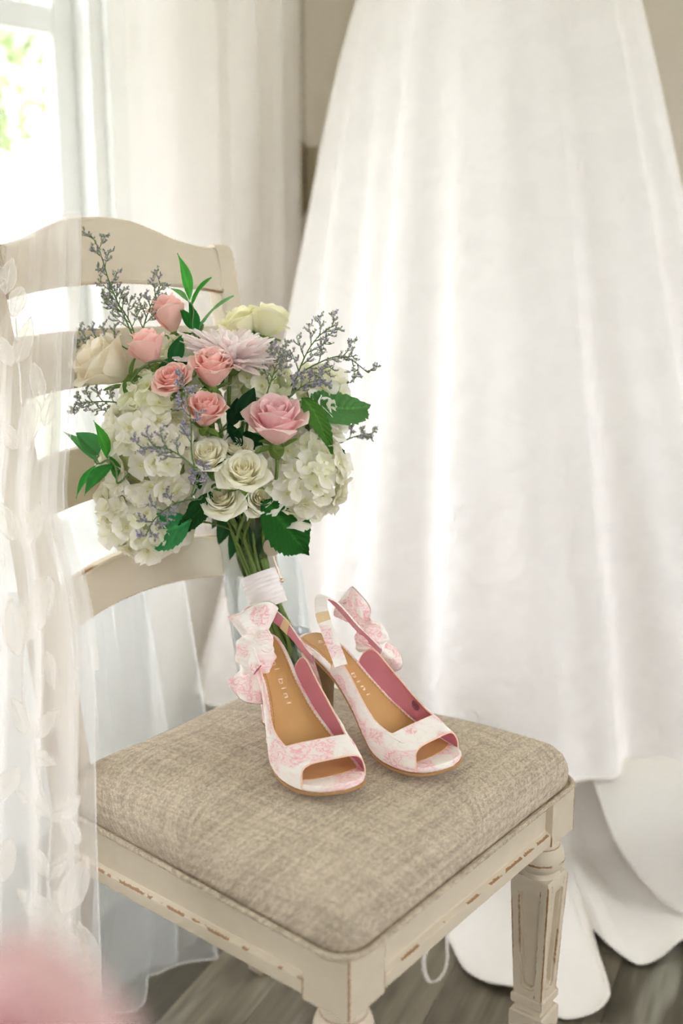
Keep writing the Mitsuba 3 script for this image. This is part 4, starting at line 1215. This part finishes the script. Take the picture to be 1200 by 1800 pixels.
cyl = trimesh.creation.cylinder(.0115, .002, sections=32); cyl.apply_transform(axisM(at(477, 962, 1.402), vdir(.4, .1, .9)))
obj('brooch_pin__charm', cyl, 'hinge_mat', smooth=40); obj('brooch_pin__needle', join(pin), 'gold_mat', smooth=True); tag('brooch_pin', 'small metal pin with a round charm on the bouquet ribbon', 'pin')

# ================================================================ THE SHOES
XS = [0, .032, .063, .095, .127, .153, .174, .200, .221, .238]
SOLE = PchipInterpolator(XS, [.1000, .0945, .0800, .0560, .0290, .0115, .0050, .0040, .0060, .0095])
HALF = PchipInterpolator([0, .003, .010, .022, .045, .075, .105, .135, .160, .180, .200, .216, .227, .234, .238], [.003, .0130, .0205, .0245, .0245, .0240, .0285, .0385, .0452, .0455, .0425, .0370, .0290, .0180, .004])
SWAY = PchipInterpolator([0, .06, .12, .17, .238], [0, .001, .002, .001, -.003])
HGT = PchipInterpolator([.05, .08, .10, .12, .14, .165, .18, .20, .215], [.044, .0465, .0470, .0450, .0420, .0385, .0355, .0295, .0255])
FLARE = PchipInterpolator([.05, .08, .11, .14, .165, .22], [.0105, .0115, .0105, .0070, .0025, 0])
LSH = .238


def slabs(x0, x1, dw, z0, z1, n=90, scallop=0.0, mir=1, rnd=.5, wfn=None):
    """a slab lying on the sole's curve between z0 and z1 above it, dw narrower (-) or wider than the sole"""
    u = (1 - np.cos(np.linspace(0, PI, n))) / 2 if not scallop else np.linspace(0, 1, n)
    loops = []
    for x in x0 + (x1 - x0) * u:
        f = LSH * (x - x0) / (x1 - x0) * .9999 if wfn is None else x
        w = max(.0012, float(HALF(f if wfn is None else np.clip(x, 0, LSH))) + dw)
        if wfn is not None: w = max(.0008, min(w, wfn(x)))
        if scallop: w += scallop * (abs(math.sin(PI * x / .0036)) - .5)
        zc = float(SOLE(np.clip(x, 0, LSH))); sw = float(SWAY(np.clip(x, 0, LSH))) * mir
        L = rr(w, (z1 - z0) / 2, 4, rnd)
        loops.append([(x, a + sw, zc + (z0 + z1) / 2 + b) for a, b in L])
    return loft(loops)


def upper_grid(mir, off=0.0, nth=97, nx=40):
    th = np.unique(np.r_[np.linspace(0, 180, nth), np.linspace(50, 66, 17), np.linspace(114, 130, 17)])
    xf_ = PchipInterpolator([0, 20, 45, 90, 135, 160, 180], [.2150, .2140, .2115, .2105, .2115, .2140, .2150])
    xb_ = PchipInterpolator([0, 25, 48, 51, 54, 57, 62, 90, 118, 123, 126, 129, 132, 155, 180], [.069, .078, .091, .0955, .126, .160, .1770, .1795, .1770, .160, .126, .0955, .091, .078, .069])
    P = np.zeros((len(th), nx, 3))
    for i, a in enumerate(th):
        x = np.linspace(float(xf_(a)), float(xb_(a)), nx)
        s0 = math.sin(math.radians(a))
        W = HALF(x) + .0012 - off + FLARE(x) * s0; Hh = HGT(x) - off
        c, s = math.cos(math.radians(a)), math.sin(math.radians(a))
        y = W * np.sign(c) * abs(c) ** .36
        z = SOLE(x) + .002 + (off > 0) * .0 + Hh * s ** .72
        # walls lean in a little at the instep
        P[i] = np.stack([x, y + SWAY(x) * mir, z], -1)
    return P


def ribbon(pts, w, th_, normal_hint, n=60):
    """a flat strap along a curve: outer sheet and inner sheet"""
    p = spl(pts, n); t_ = np.gradient(p, axis=0); t_ /= np.linalg.norm(t_, axis=1, keepdims=True)
    c = p.mean(0) if normal_hint is None else normal_hint
    o = p - c; o[:, 2] *= .25; o -= t_ * (o * t_).sum(1, keepdims=True); o /= np.linalg.norm(o, axis=1, keepdims=True)
    wv = np.cross(t_, o)
    a, b = p + wv * w / 2, p - wv * w / 2
    outer = np.stack([a, (a + b) / 2 + o * .0006, b], 1) + o[:, None] * th_
    inner = np.stack([a, (a + b) / 2, b], 1) - o[:, None] * th_ * .2
    rim1 = np.stack([inner[:, 0], outer[:, 0]], 1); rim2 = np.stack([outer[:, 2], inner[:, 2]], 1)
    return grid(outer), grid(inner), grid(rim1), grid(rim2), p, o, wv


def tail(base, end, nb=41, na=22, th_=.0016, rip=.005, kf=3.0, seed=0, bulge=.006):
    """a bow tail: a doubled cloth between a gathered base line and a spread end line (world points)"""
    b_, e_ = spl(base, nb), spl(end, nb)
    n = nrm(np.cross(e_[-1] - e_[0], e_.mean(0) - b_.mean(0))); n = n if n @ F_ < 0 else -n
    s = np.linspace(0, 1, nb); rows = []
    for a in np.linspace(0, 1, na):
        g_ = a ** .9
        q = b_ * (1 - g_) + e_ * g_
        w_ = np.sin(s * PI * 2 * kf + seed) * rip * (.35 + .65 * a) + bulge * math.sin(PI * a) * (1 - (2 * s - 1) ** 2)
        q = q + w_[:, None] * n
        tk = th_ * (1 - .92 * np.abs(2 * s - 1) ** 6) * (1 if a < .97 else .35)
        rows.append(np.vstack([q + n * tk[:, None], (q - n * tk[:, None])[::-1]]))
    return loft(rows)


def knot(c, X, Y, Z, rx, ry, rz, seed):
    m = trimesh.creation.icosphere(5, 1.0); v = np.array(m.vertices)
    lon, lat = np.arctan2(v[:, 2], v[:, 0]), np.arcsin(np.clip(v[:, 1], -1, 1))
    d = 1 + .055 * np.sin(8 * lat + 2.4 * np.sin(lon + seed) + seed) + .018 * np.sin(21 * lat + 5 * np.sin(lon + 1) + seed) + .05 * np.sin(3 * lon + 4 * lat + seed) - .10 * np.exp(-((lat * 1.0 + .55 * np.sin(lon + seed) - .1) / .09) ** 2) + .12 * (meshkit.noise(v * 2.2 + seed, seed) - .5)
    v = v * d[:, None]
    m.vertices = c + v[:, :1] * X * rx + v[:, 1:2] * Y * ry + v[:, 2:] * Z * rz
    return m


def shoe(heel, dirn, z0, mir, label, bow, strap, sx=1.0):
    """mir: +1 when the bow sits on local +y (the wearer's left of the toe direction)"""
    k = new('slingback_heel'); tag(k, label, 'shoe', 'pair of floral slingback heels')
    x = nrm([dirn[0], dirn[1], 0]); y = np.array([-x[1], x[0], 0])
    M = np.eye(4); M[:3, 0], M[:3, 1], M[:3, 3] = x * sx, y, [heel[0], heel[1], z0]
    add = lambda nm, m, mat, sm=35: obj(f'{k}__{nm}', xf(m, M), mat, smooth=sm)
    add('outsole', slabs(-.0005, LSH + .001, .0004, -.0038, -.0006, mir=mir), 'sole_mat')
    add('footbed', slabs(0, LSH, 0, -.0006, .0072, mir=mir, rnd=.9), 'toile_mat', 40)
    end = lambda xx: 1.0 if xx < .196 else .0385 * math.sqrt(max(0, 1 - ((xx - .196) / .0135) ** 2)) + .0004
    end2 = lambda xx: min(end(xx), 1.0 if xx > .022 else .0215 * math.sqrt(max(0, 1 - ((.022 - xx) / .0165) ** 2)) + .0004)
    add('insole', slabs(.0056, .2093, -.0062, .0072, .0081, n=330, scallop=.0013, mir=mir, wfn=end2), 'tan_mat', 25)
    st = []
    for s in (-1, 1):
        for xx in np.arange(.012, .185, .0030):
            w = min(float(HALF(xx)) - .0085, end2(xx) - .002)
            a = np.array([xx, s * w + float(SWAY(xx)) * mir, float(SOLE(xx)) + .0083]); b = np.array([xx + .0018, s * (min(float(HALF(xx + .0018)) - .0085, end2(xx + .0018) - .002)) + float(SWAY(xx)) * mir, float(SOLE(xx + .0018)) + .0083])
            st.append(tube([a, (a + b) / 2, b], .00028, 4))
    kk = add('insole__stitching', join(st), 'stitch_mat', False); labels[kk] = {'kind': 'stuff'}
    # lettering along the insole, heel to toe
    tx = meshkit.text_mesh('g i a n n i   b i n i', .0058, .0002)
    v = np.array(tx.vertices); v[:, 0] -= v[:, 0].min(); v = v * [.080 / v[:, 0].max(), 1, 1]
    xx = .026 + v[:, 0]; nx = np.interp(xx, [0, .25], [0, .25])
    P = np.stack([xx, v[:, 1] - .0022 + SWAY(xx) * mir, SOLE(xx) + .00815 + v[:, 2]], -1)
    tx.vertices = P
    add('insole__lettering', tx, 'letter_mat', False)
    # heel
    lo = []
    for t_ in np.linspace(0, 1, 26):
        e_ = (1 - t_) ** 1.9
        cx_ = lerp(.0395, .0235, e_); hx = lerp(.0070, .0210, e_); hy = lerp(.0066, .0245, e_)
        L = []
        for a_ in np.linspace(0, 2 * PI, 41)[:-1]:
            q = max(math.cos(a_), -1); xq = cx_ + hx * (min(q, .55) / 1.0) * (1.0 if q < 0 else 1.15)
            yq = hy * math.sin(a_)
            zt_ = float(SOLE(np.clip(xq, 0, .2))) - .0032
            L.append((xq, yq, lerp(zt_, .0045, t_ ** .9)))
        lo.append(L)
    add('heel', loft(lo), 'toile_mat', 40)
    lo2 = []
    for t_ in np.linspace(0.02, .99, 22):
        e_ = (1 - t_) ** 1.9
        cx_ = lerp(.0395, .0235, e_); hx = lerp(.0070, .0210, e_); hy = lerp(.0066, .0245, e_)
        xq = cx_ + hx * .55 * 1.15; zt_ = float(SOLE(np.clip(xq, 0, .2))) - .0032
        zq = lerp(zt_, .0045, t_ ** .9); w = hy * .80
        lo2.append([(xq - .0004, -w, zq), (xq + .0009, -w * .97, zq), (xq + .0009, w * .97, zq), (xq - .0004, w, zq)])
    add('heel__breast', loft(lo2), 'breast_mat', 25)
    add('heel__tip', xf(rbox(-.0066, .0046, -.0060, .0060, 0.0, .0052, .0012), trimesh.transformations.translation_matrix([.0395, 0, 0])), 'breast_mat')
    # upper and lining
    P0, P1 = upper_grid(mir), upper_grid(mir, .0016)
    mo = grid(P0)
    r1 = [grid(np.stack([P1[:, 0], P0[:, 0]], 1)), grid(np.stack([P0[:, -1], P1[:, -1]], 1))]
    add('upper', mo, 'toile_mat', 45)
    add('lining', grid(P1), 'lining_mat', 45); labels[f'{k}__lining'] = {'label': 'dusty pink leather lining'}
    add('topline', join([tube(P0[:, -1] * .5 + P1[:, -1] * .5, .0010, 6), tube(P0[:, 0] * .5 + P1[:, 0] * .5, .0010, 6)]), 'edge_mat', True)
    th_i = [i for i in range(len(P0)) if True]
    # side seam on both sides
    for half in (P0[:len(P0) * 32 // 100], P0[::-1][:len(P0) * 32 // 100]):
        ln = np.array([half[i, int(lerp(22, 14, i / len(half)))] for i in range(len(half))])
        add('seam', tube(ln, .0007, 5), 'toile_mat', True)
    # size stamp on the lining of the bow side
    # strap
    bw = mir
    S = lambda xx, yy, zz_: np.array([xx, yy * bw, zz_])
    pts = [S(*q) for q in strap]
    o_, i_, ra, rb_, pc, ov, wv = ribbon(pts, .0155, .0016, np.array([.035, 0, .12]), 90)
    add('strap', join([o_, ra, rb_]), 'toile_mat', True)
    add('strap__lining', i_, 'lining_mat', True)
    q = pc[60:66]
    el = np.stack([q + wv[60:66] * .0081 + ov[60:66] * .0022, q - wv[60:66] * .0081 + ov[60:66] * .0022, q - wv[60:66] * .0081 - ov[60:66] * .0012, q + wv[60:66] * .0081 - ov[60:66] * .0012], 1)
    add('strap__elastic', loft(el), 'elastic_mat', 30)
    bow(k)
    return k, M, P1


def at_list(pts): return np.array([at(*p) for p in pts])


def bow_left(k):
    d = loc_d(HL, DL, (.050, -.044, .104))
    c = at(448, 1150, d)
    obj(f'{k}__bow', knot(c, nrm(R_ + .15 * U_), nrm(U_ - .1 * R_), -F_, .0235, .0275, .020, 3), 'toile_mat', smooth=True)
    obj(f'{k}__bow__knot_band', knot(at(462, 1132, d - .010), nrm(R_ - .35 * U_), nrm(U_ + .3 * R_), -F_, .0125, .0165, .0095, 5), 'toile_mat', smooth=True)
    obj(f'{k}__bow__tail', tail(at_list([(432, 1128, d), (450, 1118, d - .004), (468, 1116, d + .004)]), at_list([(399, 1084, d + .004), (418, 1080, d - .004), (440, 1066, d), (462, 1057, d + .006), (490, 1069, d + .014)]), rip=.0042, kf=1.5, seed=.4, bulge=.009), 'toile_mat', smooth=True)
    obj(f'{k}__bow__tail', tail(at_list([(426, 1176, d), (440, 1180, d - .006), (457, 1172, d - .002)]), at_list([(400, 1198, d + .004), (414, 1222, d - .006), (436, 1236, d - .016), (460, 1238, d - .02), (482, 1229, d - .016)]), rip=.0042, kf=1.5, seed=2.2, bulge=.009), 'toile_mat', smooth=True)


def bow_right(k):
    d = loc_d(HR, DR, (.052, .044, .108))
    obj(f'{k}__bow', knot(at(652, 1122, d), nrm(R_ + .2 * U_), nrm(U_ - .2 * R_), -F_, .0205, .0210, .018, 7), 'toile_mat', smooth=True)
    obj(f'{k}__bow__tail', tail(at_list([(634, 1104, d + .01), (640, 1096, d + .006), (652, 1096, d + .002)]), at_list([(590, 1082, d + .03), (598, 1052, d + .026), (622, 1031, d + .012), (640, 1050, d + .002), (647, 1085, d - .004)]), rip=.0045, kf=1.8, seed=.8), 'toile_mat', smooth=True)
    obj(f'{k}__bow__tail', tail(at_list([(648, 1142, d), (662, 1138, d - .004), (672, 1128, d + .004)]), at_list([(668, 1172, d + .01), (688, 1184, d + .006), (702, 1176, d + .002), (704, 1152, d + .006), (692, 1134, d + .012)]), rip=.0040, kf=1.6, seed=2.0), 'toile_mat', smooth=True)


Z0 = .5228
HL, DL = (-.1086, 1.3157), (.4300, -.9028)
HR, DR = (-.0465, 1.3104), (.7250, -.6890)
def loc_d(heel, dirn, q): x = nrm([dirn[0], dirn[1], 0]); return float((np.array([heel[0], heel[1], Z0]) + x * q[0] + np.array([-x[1], x[0], 0]) * q[1] + np.array([0, 0, q[2]]) - EYE) @ F_)


kl, Ml, _ = shoe(HL, DL, Z0, -1, 'pink and white floral slingback heel nearer the viewer with its bow at the left', bow_left,
                 [(.096, .0355, .098), (.082, .0345, .104), (.062, .030, .111), (.036, .027, .120), (.012, .020, .129), (.000, .006, .134), (.002, -.010, .134), (.015, -.024, .127), (.040, -.0315, .115), (.070, -.0335, .1045), (.094, -.0355, .098)], 1.07)
kr, Mr, Pl = shoe(HR, DR, Z0, 1, 'pink and white floral slingback heel further right, its bow standing up behind', bow_right,
                  [(.095, .0360, .098), (.080, .0360, .106), (.062, .034, .117), (.044, .027, .136), (.036, .013, .154), (.038, -.003, .163), (.046, -.016, .163), (.056, -.025, .153), (.067, -.0285, .137), (.082, -.0315, .118), (.096, -.0345, .099)])
# the round block of faded size print on the lining of the right shoe: short dark dashes
gs = np.random.default_rng(9); ds = []
i0, j0 = int(len(Pl) * .11), 20
Q = Pl[i0, j0]; du = nrm(Pl[i0, j0 - 3] - Pl[i0, j0 + 3]); dv = nrm(Pl[i0 + 4, j0] - Pl[i0 - 4, j0]); nn = nrm(np.cross(du, dv)); nn = nn if nn[1] < 0 else -nn
for r_ in range(-4, 5):
    w = .0055 * math.sqrt(1 - (r_ / 5) ** 2); xx = -w
    while xx < w:
        l = gs.uniform(.0008, .0022); a = Q + dv * (r_ * .00125) + du * xx + nn * .0005
        bx = rbox(0, min(l, w - xx + .0004), -.00032, .00032, -.00012, .00012, .0001) if False else trimesh.creation.box(bounds=[[0, -.00033, -.0001], [l, .00033, .0001]])
        ds.append(xf(bx, frameM(a, du, nn))); xx += l + .0006
labels[obj(f'{kr}__lining__size_print', xf(join(ds), Mr), 'stamp_mat', smooth=False)] = {'kind': 'stuff'}

# ================================================================ the out of focus bloom close to the camera
fp = at(-14, 1900, .26)
kk = rose('pink_bloom', 'large blurred pink bloom very close in the bottom left corner', 0, 0, 0, (.35, .75, .5), None, .9, 26, 1.0, inner=(232, 188, 191), outer=(236, 204, 205), rim=(238, 212, 211), d=.26, seed=31, stemmed=False, pt=fp, size=.034)
q = fp - vdir(.35, .75, .5) * .02
obj(f'{kk}__stem', tube(spl([q, q + [-.02, -.01, -.06], q + [-.05, -.02, -.3], [q[0] - .06, q[1] - .02, 0.003]], 24), .0026, 6), 'stem_mat', smooth=True)
